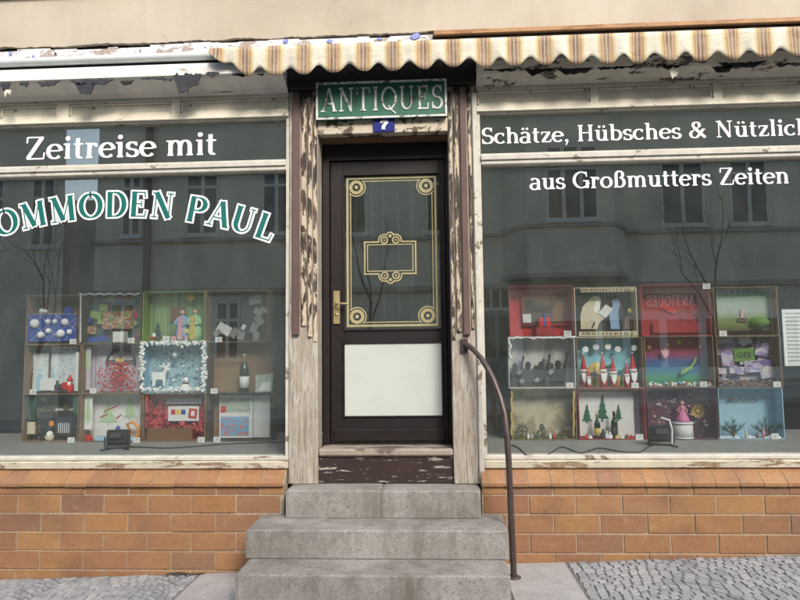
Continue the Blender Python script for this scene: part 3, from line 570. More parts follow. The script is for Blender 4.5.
# pilasters
def pilaster(x0, x1, strip_x, mould, mirror):
    mb = MB(); mb.box(x0, x1, -.012, .15, .588, 3.30, 0, .004); o = mb.build('pilaster', 'worn_pilaster', SHOP)
    zb = UZ(mirror, 335, -.03)
    boxo('metal_strip', 'brown_strip', o, strip_x[0], strip_x[1], -.04, -.0125, zb, 3.26, .003)
    for a, b, d in mould: boxo('moulding', 'worn_pilaster_top', o, a, b, -.0125 - d, -.0122, zb + .12 * random.random() - .06, 3.24, .005)
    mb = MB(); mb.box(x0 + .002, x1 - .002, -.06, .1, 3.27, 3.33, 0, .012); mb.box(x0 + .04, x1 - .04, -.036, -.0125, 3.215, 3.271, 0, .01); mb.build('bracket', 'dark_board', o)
    return o
px = lambda v: UX(v, 250, -.02)
PLx0, PLx1, PRx0, PRx1 = XL1 + .002, px(317.5), px(450), XR0 - .002
pilaster(PLx0, PLx1, (px(293), px(299.5)), [(px(301), px(306.5), .014), (px(308), px(312), .02), (px(313), px(317), .008)], 296)
pr = pilaster(PRx0, PRx1, (px(462.3), px(468.5)), [(px(450.5), px(454), .008), (px(455.5), px(460.5), .018), (px(470), px(473.5), .01)], 465)
boxo('edge_bead', 'white_paint', pr, px(474.6), px(479.8), -.03, -.0125, .62, 3.22, .006)
# door head, sign board behind, lintel
ZLT, ZLB = UZ(382, 119, 0), UZ(382, 134.5, 0)
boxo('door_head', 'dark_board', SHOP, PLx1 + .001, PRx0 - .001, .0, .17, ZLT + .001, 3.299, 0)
mb = MB(); mb.box(PLx1 + .001, PRx0 - .001, -.014, .06, ZLB + .006, ZLT, 0, .004); mb.build('door_lintel', 'lintel_paint', SHOP)
mb = MB(); mb.box(PLx1 + .001, PRx0 - .001, .0605, .24, ZLB, ZLT, 0); mb.build('door_soffit', 'soffit_brown', SHOP)
# door
YD = .20
ZTH = UZ(385, 447, .08)
d = lambda a, b: U(a, b, YD)
DOOR0 = MB(); jw = .07
zdt = ZLB - .001; zdb = ZTH + .002
DOOR0.box(PLx1 + .001, d(330, 300).x, YD - .02, YD + .09, zdb, zdt); DOOR0.box(d(447, 300).x, PRx0 - .001, YD - .02, YD + .09, zdb, zdt)
DOOR0.box(d(330, 300).x, d(447, 300).x, YD - .02, YD + .09, d(385, 160).z, zdt)
DOOR0.build('door_frame', 'door_brown', SHOP)
lx0, lx1 = d(330.5, 300).x + .001, d(446.5, 300).x - .001; gx0, gx1 = d(344, 250).x, d(440, 250).x
gz1, gz0 = d(392, 174.5).z, d(392, 329).z; pz1, pz0 = d(392, 343).z, d(392, 416).z; ldt = d(385, 160).z - .002
DL = MB()
DL.box(lx0, gx0, YD, YD + .05, zdb + .004, ldt, 0, .003); DL.box(gx1, lx1, YD, YD + .05, zdb + .004, ldt, 0, .003)
for a, b in ((gz1, ldt), (pz1, gz0), (zdb + .004, pz0)): DL.box(gx0 + .0004, gx1 - .0004, YD + .0006, YD + .05, a, b)
DL.box(lx0 + .02, lx1 - .02, YD - .012, YD - .0002, zdb + .02, zdb + .105, 0, .006)
for (a0, a1, b0, b1) in ((gx0 - .012, gx1 + .012, gz1 - .002, gz1 + .012), (gx0 - .012, gx1 + .012, gz0 - .012, gz0 + .002), (gx0 - .012, gx0 + .002, gz0, gz1), (gx1 - .002, gx1 + .012, gz0, gz1), (gx0 - .012, gx1 + .012, pz1 - .002, pz1 + .01), (gx0 - .012, gx1 + .012, pz0 - .01, pz0 + .002), (gx0 - .012, gx0 + .002, pz0, pz1), (gx1 - .002, gx1 + .012, pz0, pz1)):
    DL.box(a0, a1, YD - .008, YD + .012, b0, b1, 0, .003)
DR = DL.build('door', 'door_brown', SHOP, label='dark brown panelled shop door with gilded glass and white lower panel')
boxo('glass_pane', 'glass', DR, gx0, gx1, YD + .016, YD + .02, gz0, gz1, 0)
boxo('door_panel', 'door_panel', DR, gx0, gx1, YD + .004, YD + .03, pz0, pz1, 0)
# gilded lines on the door glass
yl = YD + .0145
gl = MB(); LAY = [0]
def g(a, b): return U(a, b, yl)
def hstrip(x0, x1, z0, z1):
    LAY[0] += 1; yy = yl - .00004 * LAY[0]; gl.add([(x0, yy, z0), (x1, yy, z0), (x1, yy, z1), (x0, yy, z1)], [(0, 1, 2, 3)])
def ring(c, r0, r1, a0=0, a1=360, n=28):
    LAY[0] += 1; yy = yl - .00004 * LAY[0]; vs = []
    for i in range(n + 1):
        t = rad(a0 + (a1 - a0) * i / n); vs += [(c[0] + r0 * math.cos(t), yy, c[1] + r0 * math.sin(t)), (c[0] + r1 * math.cos(t), yy, c[1] + r1 * math.sin(t))]
    gl.add(vs, [(2 * i, 2 * i + 1, 2 * i + 3, 2 * i + 2) for i in range(n)])
pxm = 4.5 / 640
def frame(x0, x1, z0, z1, t):
    hstrip(x0, x1, z0, z0 + t); hstrip(x0, x1, z1 - t, z1); hstrip(x0, x0 + t, z0 + t, z1 - t); hstrip(x1 - t, x1, z0 + t, z1 - t)
ox0, ox1, oz0, oz1 = g(346.5, 250).x, g(437.2, 250).x, g(392, 326.5).z, g(392, 176.5).z
frame(ox0, ox1, oz0, oz1, .016)
ix0, ix1, iz0, iz1 = ox0 + .028, ox1 - .028, oz0 + .028, oz1 - .028; r_ = 8.6 * pxm
tt = .007
hstrip(ix0 + r_ * 1.5, ix1 - r_ * 1.5, iz0, iz0 + tt); hstrip(ix0 + r_ * 1.5, ix1 - r_ * 1.5, iz1 - tt, iz1); hstrip(ix0, ix0 + tt, iz0 + r_ * 1.5, iz1 - r_ * 1.5); hstrip(ix1 - tt, ix1, iz0 + r_ * 1.5, iz1 - r_ * 1.5)
for cx_, cz_, s1, s2 in ((ix0 + r_ * .75, iz1 - r_ * .75, 1, -1), (ix1 - r_ * .75, iz1 - r_ * .75, -1, -1), (ix0 + r_ * .75, iz0 + r_ * .75, 1, 1), (ix1 - r_ * .75, iz0 + r_ * .75, -1, 1)):
    ring((cx_, cz_), r_ * .48, r_ * .86); ring((cx_, cz_), 0.0005, r_ * .22)
    b_ = math.degrees(math.atan2(s2, s1)); ring((cx_, cz_), r_ * 1.0, r_ * 1.14, b_ - 95, b_ + 95)
qx0, qx1, qz0, qz1 = g(364, 258).x, g(416.5, 258).x, g(390, 274.5).z, g(390, 241).z
qm = (qx0 + qx1) / 2; lobe = 13.5 * pxm
hstrip(qx0, qx0 + .011, qz0, qz1); hstrip(qx1 - .011, qx1, qz0, qz1)
for z_ in (qz0, qz1 - .011): hstrip(qx0 + .011, qm - lobe * .85, z_, z_ + .011); hstrip(qm + lobe * .85, qx1 - .011, z_, z_ + .011)
frame(qx0 + .022, qx1 - .022, qz0 + .022, qz1 - .022, .007)
for sg, zc_ in ((1, qz1), (-1, qz0)):
    for sx_ in (-1, 1):
        c = (qm + sx_ * 5.8 * pxm, zc_ + sg * 1.0 * pxm); ring(c, 2.5 * pxm, 4.0 * pxm); ring(c, .0004, 1.1 * pxm)
        a_ = (60, 200) if sg > 0 else (160, 300); a_ = a_ if sx_ < 0 else ((180 - a_[1]) , (180 - a_[0])); ring(c, 5.0 * pxm, 6.4 * pxm, *a_)
    c = (qm, zc_ + sg * 5.2 * pxm); ring(c, .0004, 1.7 * pxm); a_ = (25, 155) if sg > 0 else (205, 335); ring(c, 3.0 * pxm, 4.4 * pxm, *a_)
gl.build('gilded_ornament', 'gold_line', DR)
# handle
hp = MB(); a = U(333.5, 291, YD); b = U(340, 324, YD); hp.box(a.x, b.x, YD - .012, YD - .0005, b.z, a.z, 0, .002); 
hc = U(337, 304, YD); hp.tube([(hc.x, YD - .012, hc.z), (hc.x, YD - .05, hc.z), (hc.x + .012, YD - .058, hc.z), (hc.x + .09, YD - .056, hc.z - .004)], .008, 8)
hk = U(337, 314.5, YD); hp.lathe((hk.x, YD - .016, hk.z), [(.011, 0), (.011, .004)], 12, 0, 'Y'); hp.build('door_handle', 'brass', DR)
# scrolled iron grille behind the door glass
yg = YD + .07; ir = MB()
for v in (356, 372, 383.5, 398.5, 412, 428): x_ = U(v, 250, yg).x; ir.tube([(x_, yg, gz0 - .01), (x_, yg, gz1 + .01)], .0035, 6)
for v, w_, r_ in ((378, 212, 5), (368, 228, 5), (391.5, 252.5, 6), (407, 286, 6), (362, 232, 4), (364, 300, 5), (420, 232, 4)):
    c = U(v, w_, yg); ir.tube([(c.x + r_ * pxm * math.cos(k * .4488), yg + .004, c.z + r_ * pxm * math.sin(k * .4488)) for k in range(15)], .0035, 5)
ir.tube([(gx0 - .01, yg + .008, gz0 + .02), (gx1 + .01, yg + .008, gz0 + .02)], .004, 6); ir.tube([(gx0 - .01, yg + .008, gz1 - .02), (gx1 + .01, yg + .008, gz1 - .02)], .004, 6)
ir.build('iron_grille', 'iron', DR)
# threshold
mb = MB(); mb.box(PLx1 + .001, PRx0 - .001, -.012, .30, ZTH - .05, ZTH, 0, .012); mb.build('threshold', 'threshold_wood', SHOP)
boxo('threshold_riser', 'riser_brown', SHOP, PLx1 + .001, PRx0 - .001, .012, .24, .588, ZTH - .051, .003)
# display platforms and room
for (a, b) in ((XL0, XL1 + .1), (XR0 - .1, XRE)): boxo('display_platform', 'platform_grey', SHOP, a, b, .092, 1.35, .68, ZB - .002, .004)
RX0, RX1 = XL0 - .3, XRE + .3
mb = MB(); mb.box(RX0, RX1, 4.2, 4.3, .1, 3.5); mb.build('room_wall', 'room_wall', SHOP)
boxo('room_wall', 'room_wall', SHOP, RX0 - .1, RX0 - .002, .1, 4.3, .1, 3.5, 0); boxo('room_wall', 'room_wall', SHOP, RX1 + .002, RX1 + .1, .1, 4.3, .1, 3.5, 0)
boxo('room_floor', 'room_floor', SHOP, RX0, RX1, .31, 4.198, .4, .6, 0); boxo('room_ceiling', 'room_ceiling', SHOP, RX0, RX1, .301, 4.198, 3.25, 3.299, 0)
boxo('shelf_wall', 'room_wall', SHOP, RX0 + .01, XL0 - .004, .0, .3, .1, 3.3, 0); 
for a, b in ((XMIN, XL0 - .003), (XRE + .003, XMAX)): boxo('side_wall', 'plaster', SHOP, a, b, -.06, .3, -.3, 3.299, 0)
mb = MB(); mb.box(XMIN, XMAX, .302, 9, 3.5, 9.2); mb.build('building_block', 'plaster', SHOP)
# ================================================================== awning
AW = empty('awning', (0, -.2, 3.4), 'rolled up awning with scalloped cream and brown striped valance above the shop', 'awning')
tz = UZ(110, 59, -.15); XA0 = UX(209, 52, AWY)
mb = MB(); mb.tube([(XMIN + .2, -.15, tz), (XMAX - .2, -.15, tz)], .027, 14); mb.build('roller_tube', 'tube_grey', AW)
zvt = (UZ(250, 43, AWY) + UZ(800, 31, AWY)) / 2; zvb = (UZ(265, 71, AWY) + UZ(530, 68.6, AWY) + UZ(800, 58, AWY)) / 3
rnd = random.Random(4); mb = MB(); XA1 = XMAX - .4; nx = int((XA1 - XA0) / (AWP / 18)); nz = 6; ph = [rnd.random() * 6 for _ in range(5)]
def vy(x, f): return AWY + f * (.008 * math.sin(x * 2 * math.pi / AWP + ph[0] + .8 * math.sin(x * 1.7)) + .007 * math.sin(x * 19 + ph[1]) + .005 * math.sin(x * 47 + ph[2]))
vs = []
for i in range(nx + 1):
    x = XA0 + (XA1 - XA0) * i / nx; q = ((x - AW0) / AWP) % 1.0; notch = (.5 - .5 * math.cos(2 * math.pi * q)) ** 1.5
    zb = zvb + .058 * notch + .006 * math.sin(x * 2.3 + ph[3]) + .004 * math.sin(x * 9 + ph[4])
    e = min(1, max(0, (x - XA0) / .26)); zb = zvt - .035 + (zb - zvt + .035) * (e ** .8)
    for k in range(nz + 1):
        f = k / nz; vs.append((x, vy(x, f), zvt + (zb - zvt) * f))
fs = [(i * (nz + 1) + k, i * (nz + 1) + k + 1, (i + 1) * (nz + 1) + k + 1, (i + 1) * (nz + 1) + k) for i in range(nx) for k in range(nz)]
mb.add(vs, fs, 0, True)
top = []
for i in range(nx + 1):
    x = XA0 + (XA1 - XA0) * i / nx
    for yy, zz in ((AWY, zvt), (AWY + .015, zvt + .010), (-.2, zvt + .016), (-.155, tz + .03)): top.append((x, yy, zz))
mb.add(top, [(i * 4 + k, i * 4 + k + 1, (i + 1) * 4 + k + 1, (i + 1) * 4 + k) for i in range(nx) for k in range(3)], 0, True)
vo = mb.build('valance', 'awning_cloth', AW, origin=(AW0 - AWP * .5, AWY, zvt))
sm = vo.modifiers.new('s', 'SOLIDIFY'); sm.thickness = .0015; sm.offset = 0
mb = MB(); mb.tube([(XA0 + .02, AWY + .03, zvt - .014), (XA1, AWY + .03, zvt - .012)], .014, 8); mb.build('front_bar', 'tube_grey', AW)
for x_ in (-1.02, .36, 2.9, -3.6): 
    mb = MB(); mb.box(x_ - .012, x_ + .012, -.16, -.05, tz - .08, tz - .035, 0, .004); mb.tube([(x_, -.15, tz - .06), (x_, AWY + .03, zvt - .03)], .01, 6); mb.build('bracket', 'iron', AW)
# ================================================================== signs
SG = empty('shop_sign', (-.33, -.05, ZLT), 'weathered green board reading ANTIQUES in raised white letters over the door', 'sign')
a = U(316.5, 120, -.05); b = U(446, 79.5, -.05); sz0 = (UZ(316, 120, -.05) + UZ(446, 115.5, -.05)) / 2; sz1 = (UZ(316, 84, -.05) + UZ(446, 79, -.05)) / 2
boxo('board', 'sign_green', SG, a.x, b.x, -.05, -.018, sz0, sz1, .003)
fr = MB()
for (u0, u1, w0, w1) in ((a.x - .004, b.x + .004, sz0 - .004, sz0 + .011), (a.x - .004, b.x + .004, sz1 - .011, sz1 + .004), (a.x - .004, a.x + .011, sz0 + .011, sz1 - .011), (b.x - .011, b.x + .004, sz0 + .011, sz1 - .011)): fr.box(u0, u1, -.058, -.0505, w0, w1, 0, .002)
fr.build('frame', 'sign_white', SG)
mb = MB(); text_line(mb, 'ANTIQUES', a.x + .035, b.x - .02, sz0 + .05, sz1 - sz0 - .088, -.0515, .125, .06, .06)
lo = mb.build('lettering', 'sign_white', SG); sm = lo.modifiers.new('s', 'SOLIDIFY'); sm.thickness = .008; sm.offset = 0
NP = empty('house_number_plate', U(384, 132, -.03), 'small blue enamel plate with white house number 7', 'number plate')
a = U(373.3, 132, -.03); b = U(394.5, 118, -.03); boxo('plate', 'number_blue', NP, a.x, b.x, -.03, -.0145, a.z, b.z, .002)
mb = MB(); text_line(mb, '7', a.x + .045, b.x - .04, a.z + .018, (b.z - a.z) * .62, -.0305, .28, .12, 0); mb.build('lettering', 'lettering_white', NP)
# ================================================================== handrail
HR = empty('handrail', GP(514, 578), 'curved dark iron handrail beside the steps fixed to the right door post', 'handrail')
bp = GP(514, 578); st = U(463, 344, -.012)
pth = []
for (vx, vy_), f in (((463, 344), 0), ((468, 345.5), .1), ((474, 350), .22), ((481, 358), .34), ((488, 369), .45), ((494, 381), .55), ((500, 397), .65), ((504.5, 414), .74), ((507, 436), .82), ((508.8, 462), .88), ((510.5, 500), .93), ((512.2, 540), .97), ((514, 577), 1)):
    pth.append(U(vx, vy_, -.012 + (bp.y + .012) * min(1, f * 1.12)))
MB().tube(pth, .0185, 12).build('rail', 'handrail_iron', HR)
mb = MB(); mb.box(st.x - .018, st.x + .03, -.03, -.012, st.z - .06, st.z + .035, 0, .004); mb.build('wall_bracket', 'handrail_iron', HR)
mb = MB(); e = pth[-1]; mb.lathe((e.x, e.y, gz(e.x) + .001), [(.042, 0), (.042, .008), (.026, .012)], 14); mb.build('foot_plate', 'handrail_iron', HR)
# ================================================================== across the street (seen mirrored in the shop glass)
WO = 14.0
def MU(px_, py_, W=WO): return U(px_, py_, .1 + W)      # a mirrored pixel -> x, z on the far facade (its y is -W)
OB = empty('opposite_building', (4, -WO, gz(4)), 'grey beige rendered house with bay window mirrored in the shop glass', 'building')
XO0 = MU(97, 200).x; ZO1 = 9.6; XO1 = 24
boxo('wall', 'far_plaster', OB, XO0, XO1, -WO - 8, -WO, -1.5, ZO1, 0)
zsl = MU(700, 229).z; zst = MU(700, 281).z
boxo('string_course', 'far_stone', OB, XO0 - .05, XO1, -WO + .001, -WO + .14, zsl - .1, zsl, .02)
boxo('string_course', 'far_stone', OB, XO0 - .05, XO1, -WO + .001, -WO + .18, zst - .16, zst, .02)
boxo('eaves', 'far_stone', OB, XO0 - .1, XO1, -WO + .001, -WO + .5, ZO1 - .4, ZO1 + .1, .03)
mb = MB(); mb.prismX([(-WO + .6, ZO1 + .1), (-WO - 4, ZO1 + 2.2), (-WO - 8.5, ZO1 + .1)], XO0 - .1, XO1); mb.build('roof', 'roof_tile', OB)
def far_window(x0, x1, z0, z1, yf, lites, par=OB):
    fr = MB(); b = .07
    fr.box(x0 - .05, x1 + .05, yf + .001, yf + .05, z1, z1 + .1); fr.box(x0 - .08, x1 + .08, yf + .001, yf + .1, z0 - .08, z0)
    fr.box(x0, x0 + b, yf + .001, yf + .03, z0, z1); fr.box(x1 - b, x1, yf + .001, yf + .03, z0, z1); fr.box(x0 + b, x1 - b, yf + .001, yf + .03, z0, z0 + b); fr.box(x0 + b, x1 - b, yf + .001, yf + .03, z1 - b, z1)
    for k in range(1, lites): xm = x0 + (x1 - x0) * k / lites; fr.box(xm - .05, xm + .05, yf + .001, yf + .028, z0 + b, z1 - b)
    zt_ = z0 + (z1 - z0) * .68; fr.box(x0 + b, x1 - b, yf + .001, yf + .032, zt_ - .04, zt_ + .04)
    o = fr.build('window', 'far_frame', par)
    for k in range(lites): MB().box(x0 + (x1 - x0) * k / lites + .06, x0 + (x1 - x0) * (k + 1) / lites - .06, yf + .0012, yf + .01, z0 + b, z1 - b).build('pane', 'far_glass', o)
zw0 = zsl + .12; zw1 = zw0 + 2.15
for a, b, n_ in ((660, 704, 2), (729, 768, 2), (800, 842, 2), (186, 219, 2), (122, 142, 2), (425, 462, 2), (330, 366, 2), (262, 292, 2)):
    for dz in (0,):
        far_window(MU(a, 190).x, MU(b, 190).x, zw0 + dz, zw1 + dz, -WO, n_)
for a, b in ((215, 240), (110, 135), (300, 330)): far_window(MU(a, 330).x, MU(b, 330).x, 1.2 + gz(0), 3.0, -WO, 2)
# bay
bx0, bx1 = MU(507, 240, 13.1).x, MU(636, 240, 13.1).x; zb0 = MU(570, 272, 13.1).z; ch = .55
def bay_poly(e): return [(bx0 - e, -WO), (bx1 + e, -WO), (bx1 - ch + e, -WO + .85 + e), (bx0 + ch - e, -WO + .85 + e)]
def vprism(mb, pts, z0, z1): 
    n = len(pts); mb.add([(x, y, z0) for x, y in pts] + [(x, y, z1) for x, y in pts], [(i, (i + 1) % n, n + (i + 1) % n, n + i) for i in range(n)] + [tuple(range(n)), tuple(range(n, 2 * n))])
mb = MB(); vprism(mb, bay_poly(0), zb0, ZO1 - .6); bay = mb.build('bay', 'far_plaster', OB)
mb = MB(); vprism(mb, bay_poly(.06), zb0 - .12, zb0 - .001); vprism(mb, bay_poly(.07), zsl - .02, zsl + .08); mb.build('bay_moulding', 'far_stone', OB)
for dz in (0,): far_window(MU(546, 190, 13.1).x, MU(599, 190, 13.1).x, zw0 + .05 + dz, zw1 + dz, -WO + .85, 3)
x_ = MU(149, 240).x; MB().tube([(x_, -WO + .12, .2), (x_, -WO + .12, 9.4)], .11, 10).build('drainpipe', 'far_dark', OB)
# ground-floor shop over there
zh = MU(700, 311).z; zh0 = MU(700, 319).z; sx0, sx1 = MU(518, 320).x, MU(800, 320).x
sh = MB(); sh.box(sx0, sx1, -WO + .001, -WO + .1, zh0, zh); sh.box(sx0, sx1, -WO + .001, -WO + .12, .6, .95)
for v in (518, 598, 625, 662, 701, 780): c = MU(v, 330).x; sh.box(c - .1, c + .1, -WO + .001, -WO + .11, .95, zh0)
so_ = sh.build('shop_front', 'far_shop_frame', OB); boxo('shop_glass', 'far_glass', so_, sx0 + .1, sx1 - .1, -WO + .002, -WO + .05, .95, zh0, 0)
def far_sign(pa, pb, ya, yb, mat_bg, txt, mat_t, arcd=False):
    a = MU(pa, yb); b = MU(pb, ya)
    if mat_bg: bo = boxo('sign_board', mat_bg, OB, a.x, b.x, -WO + .101, -WO + .14, a.z, b.z, .005)
    mb = MB(); h = (b.z - a.z) * .7; yy = -WO + .16
    if arcd: text_arc(mb, txt, (a.x + b.x) / 2, a.z - 2.6, 2.9, h * .75, yy, (b.x - a.x) / twidth(txt, .08), .24, .12, .08, flip=-1)
    else: 
        k = (b.x - a.x) * .92 / twidth(txt, .05); u = 0
        for c in txt:
            glyph(mb, c, .2, .1, lambda p, q, li, u=u: (b.x - (b.x - a.x) * .04 - (u + p) * k, yy + .0005 * li, a.z + h * .2 + q * h)); u += G[c][0] + .05
    mb.build('lettering', mat_t, OB)
far_sign(643, 694, 293.5, 308.5, 'sign_green', 'ANTIQUES', 'lettering_white')
far_sign(716, 772, 295, 307, None, 'KOMMODEN PAUL', 'lettering_teal', True); far_sign(548, 614, 295, 307, None, 'KOMMODEN PAUL', 'lettering_teal', True)
da, db = MU(483, 375), MU(509, 290)
mb = MB(); mb.box(da.x - .12, db.x + .12, -WO + .001, -WO + .09, gz(1), db.z + .15); do = mb.build('door', 'far_frame', OB)
mb = MB(); mb.box(da.x, db.x, -WO + .0905, -WO + .13, gz(1), db.z - .6); mb.build('leaf', 'far_door', do)
for k in range(2): boxo('pane', 'far_glass', do, da.x + .08 + k * (db.x - da.x) / 2, da.x + (k + 1) * (db.x - da.x) / 2 - .04, -WO + .131, -WO + .14, 1.3, db.z - .75, 0)
for k in range(3): boxo('pane', 'far_glass', do, da.x + .04 + k * (db.x - da.x) / 3, da.x + (k + 1) * (db.x - da.x) / 3 - .03, -WO + .0905, -WO + .1, db.z - .5, db.z, 0)
# second house beyond a narrow gap
O2 = empty('neighbouring_house', (-15, -WO, gz(-15)), 'plain grey house beyond a narrow gap, mirrored in the left shop glass', 'building')
x2 = MU(72, 150).x
mb = MB(); vprism(mb, [(-30, -WO + .3), (x2, -WO + .3), (x2 - 7, -WO - 8), (-30, -WO - 8)], -2, 8.8); mb.build('wall', 'far_plaster', O2); boxo('gap_wall', 'far_stone', O2, x2 - 1.6, XO0 - .002, -WO - .3, -WO, -2, MU(90, 200).z, 0)
boxo('eaves', 'far_stone', O2, -30, x2 + .05, -WO + .301, -WO + .6, 8.5, 8.9, .02)
for a, b in ((38, 62), (-12, 12), (-60, -34)): far_window(MU(a, 190).x, MU(b, 190).x, zw0 - .3, zw1 - .3, -WO + .3, 2, O2)
# bare street trees
def tree(x, y, h, sd, label):
    rn = random.Random(sd); tr = empty('street_tree', (x, y, gz(x)), label, 'tree', 'bare trees across the street')
    tk = MB(); cr = MB()
    def branch(p, d_, L, r, dep, mb):
        pts = [p]; rs = [r]; n_ = 4
        for i in range(n_):
            d_ = (d_ + Vector((rn.uniform(-.16, .16), rn.uniform(-.16, .16), rn.uniform(-.05, .12)))).normalized(); p = p + d_ * L / n_; pts.append(p); rs.append(r * (1 - .4 * (i + 1) / n_))
        mb.tube(pts, rs, 7 if dep < 2 else 4, caps=False)
        if dep >= 5: return
        for k in range(3):
            a_ = rn.uniform(0, 6.28); sp = rn.uniform(.25, .6)
            nd = (d_ + Vector((math.cos(a_) * sp, math.sin(a_) * sp, rn.uniform(-.1, .3)))).normalized()
            branch(pts[rn.choice((2, 3, 4)) if k else 4], nd, L * rn.uniform(.5, .74), rs[-1] * (.8 if k == 0 else .6), dep + 1, cr)
    branch(Vector((x, y, gz(x) - .05)), Vector((.02, 0, 1)), h * .42, .07, 0, tk)
    tk.build('trunk', 'bark', tr); cr.build('crown', 'bark', tr)
tree(MU(712, 280, 11.4).x, -11.4, 5.6, 19, 'bare street tree mirrored above the row of right hand boxes')
tree(MU(362, 280, 11.4).x, -11.4, 6.6, 5, 'bare street tree mirrored in the door glass')
tree(MU(40, 280, 11.4).x, -11.4, 5.8, 8, 'bare street tree mirrored in the window with the arched name')
# ================================================================== the display boxes
YF = .75; DS = .54
def P(name, c, rough=.6, var=.1, scale=20): return plain(name, c, rough, var, scale)
P('card_brown', (.26, .165, .095), .85, .25, 9); P('card_dark', (.10, .07, .05), .85, .25, 9); P('paper_white', (.72, .73, .74), .8, .06, 9); P('grey_ink', (.25, .25, .28)); P('pure_red', (.52, .025, .03), .5); P('deep_red', (.34, .02, .03), .5)
P('blue_deep', (.035, .07, .36), .5); P('blue_pale', (.35, .55, .70), .7); P('green_rim', (.28, .42, .12)); P('green_tree', (.015, .12, .06)); P('green_pale', (.45, .62, .38)); P('yellow_star', (.8, .5, .04)); P('skin_pink', (.68, .42, .34)); P('robe_blue', (.25, .38, .62)); P('robe_green', (.35, .58, .33))
P('snow_white', (.84, .86, .88), .9, .06, 30); P('bottle_green', (.012, .03, .014), .12, .1); P('gold_foil', (.65, .47, .12), .3, .2, 40); P('black_plastic', (.02, .02, .021), .4, .2); P('orange_toy', (.75, .27, .02), .4); P('lilac', (.55, .5, .62), .8); P('pink_dress', (.72, .22, .42), .5); P('hair_brown', (.12, .05, .025)); P('moss', (.10, .13, .05)); P('tan_cloth', (.46, .41, .31), .9, .15, 5); P('plum', (.14, .03, .08)); P('pine', (.03, .10, .05)); P('silver', (.7, .71, .74), .3, .15, 30)
P('silhouette_grey', (.02, .021, .025)); P('silhouette_mid', (.05, .053, .06)); P('silhouette_pale', (.26, .265, .28)); P('off_black', (.035, .034, .036)); P('teal_dark', (.02, .12, .11)); P('cream_print', (.62, .55, .4)); P('sun_yellow', (.75, .58, .16)); P('sky_box', (.24, .56, .68)); P('tinsel_red', (.6, .03, .03), .25); P('mirror_white', (.85, .87, .9), .15); P('brown_wood', (.2, .1, .05)); P('pink_soft', (.7, .35, .42)); P('mud', (.12, .085, .06)); P('green_sign', (.12, .26, .045)); P('wine_red', (.2, .01, .02), .3)
def pr_mat(name, kind, cols, scale=20, stretch=(1, 1, 1), p=.4, rough=.7):
    t = NT(name); co = t.obco(stretch); n = len(cols)
    if kind == 'cells':
        v = t.n('TexVoronoi'); v.inputs['Scale'].default_value = scale; t.l(co, v.inputs['Vector']); sp_ = t.n('SeparateColor'); t.l(v.outputs['Color'], sp_.inputs[0]); c = t.ramp(sp_.outputs[0], [(i / n, q) for i, q in enumerate(cols)], 'CONSTANT')
    elif kind == 'blob':
        f = t.noise(co, scale, 5, .55); c = t.ramp(f, [(p + .06 * i, q) for i, q in enumerate(cols)])
    elif kind == 'dots':
        v = t.n('TexVoronoi'); v.inputs['Scale'].default_value = scale; t.l(co, v.inputs['Vector']); c = t.mix(t.ramp(v.outputs['Distance'], [(p - .04, 1), (p, 0)]), cols[0], cols[1])
    elif kind == 'grad':
        tc = t.n('TexCoord'); sx = t.n('SeparateXYZ'); t.l(tc.outputs['Generated'], sx.inputs[0]); j = t.noise(co, 9, 3); z = t.math('ADD', sx.outputs[2], t.math('MULTIPLY', t.math('SUBTRACT', j, .5), .08)); c = t.ramp(z, [(i / (n - 1), q) for i, q in enumerate(cols)])
    elif kind == 'stripes':
        f = t.noise(t.obco((scale, .01, .3)), 1, 2); c = t.ramp(f, [(.3 + .4 * i / (n - 1), q) for i, q in enumerate(cols)])
    d_ = t.noise(co, 12, 5); t.base(t.mix(t.ramp(d_, [(.35, .22), (.6, 0)]), c, (.15, .14, .13))); t.rough(rough); return name
pr_mat('print_collage', 'cells', [(.03, .1, .09), (.05, .05, .06), (.03, .12, .2), (.25, .16, .1), (.05, .2, .12), (.35, .06, .06), (.12, .1, .12)], 26)
pr_mat('print_ornate', 'cells', [(.5, .05, .06), (.2, .3, .06), (.55, .4, .1), (.4, .08, .1), (.1, .22, .1), (.6, .45, .4)], 75)
pr_mat('print_green_stripe', 'stripes', [(.04, .14, .05), (.14, .28, .1), (.32, .45, .2), (.08, .2, .07), (.4, .5, .3)], 22)
pr_mat('print_bluedots', 'dots', [(.66, .71, .75), (.2, .42, .62)], 38, (1, 1, 1), .28)
pr_mat('print_circuit', 'cells', [(.22, .16, .08), (.02, .09, .06), (.18, .14, .09), (.03, .05, .05), (.25, .2, .12)], 48, (1, 1, .6))
pr_mat('print_green_boards', 'cells', [(.01, .08, .055), (.015, .11, .07), (.02, .05, .05)], 60)
pr_mat('print_map', 'blob', [(.22, .42, .66), (.25, .45, .68), (.6, .2, .22), (.66, .25, .26)], 26, (1, 1, 1.3), .47)
pr_mat('print_bluespeck', 'blob', [(.06, .14, .22), (.22, .38, .48), (.36, .52, .6)], 40, (1, 1, 1), .36)
pr_mat('print_rainbow', 'grad', [(.03, .2, .05), (.02, .3, .16), (.02, .16, .35), (.05, .09, .28), (.3, .03, .12), (.45, .04, .04), (.42, .06, .05)])
pr_mat('print_land', 'grad', [(.10, .07, .03), (.16, .22, .05), (.22, .3, .12), (.4, .46, .42), (.35, .45, .42), (.2, .33, .22), (.1, .22, .12)])
pr_mat('print_notes', 'cells', [(.3, .22, .45), (.45, .42, .55), (.16, .1, .32), (.5, .45, .6), (.22, .2, .4), (.55, .52, .5)], 17, (1, 1, 1.6))
pr_mat('print_plum', 'dots', [(.10, .018, .06), (.34, .22, .3)], 24, (1, 1, 1), .22)
pr_mat('print_pale_fig', 'blob', [(.42, .43, .45), (.6, .6, .61), (.68, .68, .68)], 8, (1, 1, .5), .42)
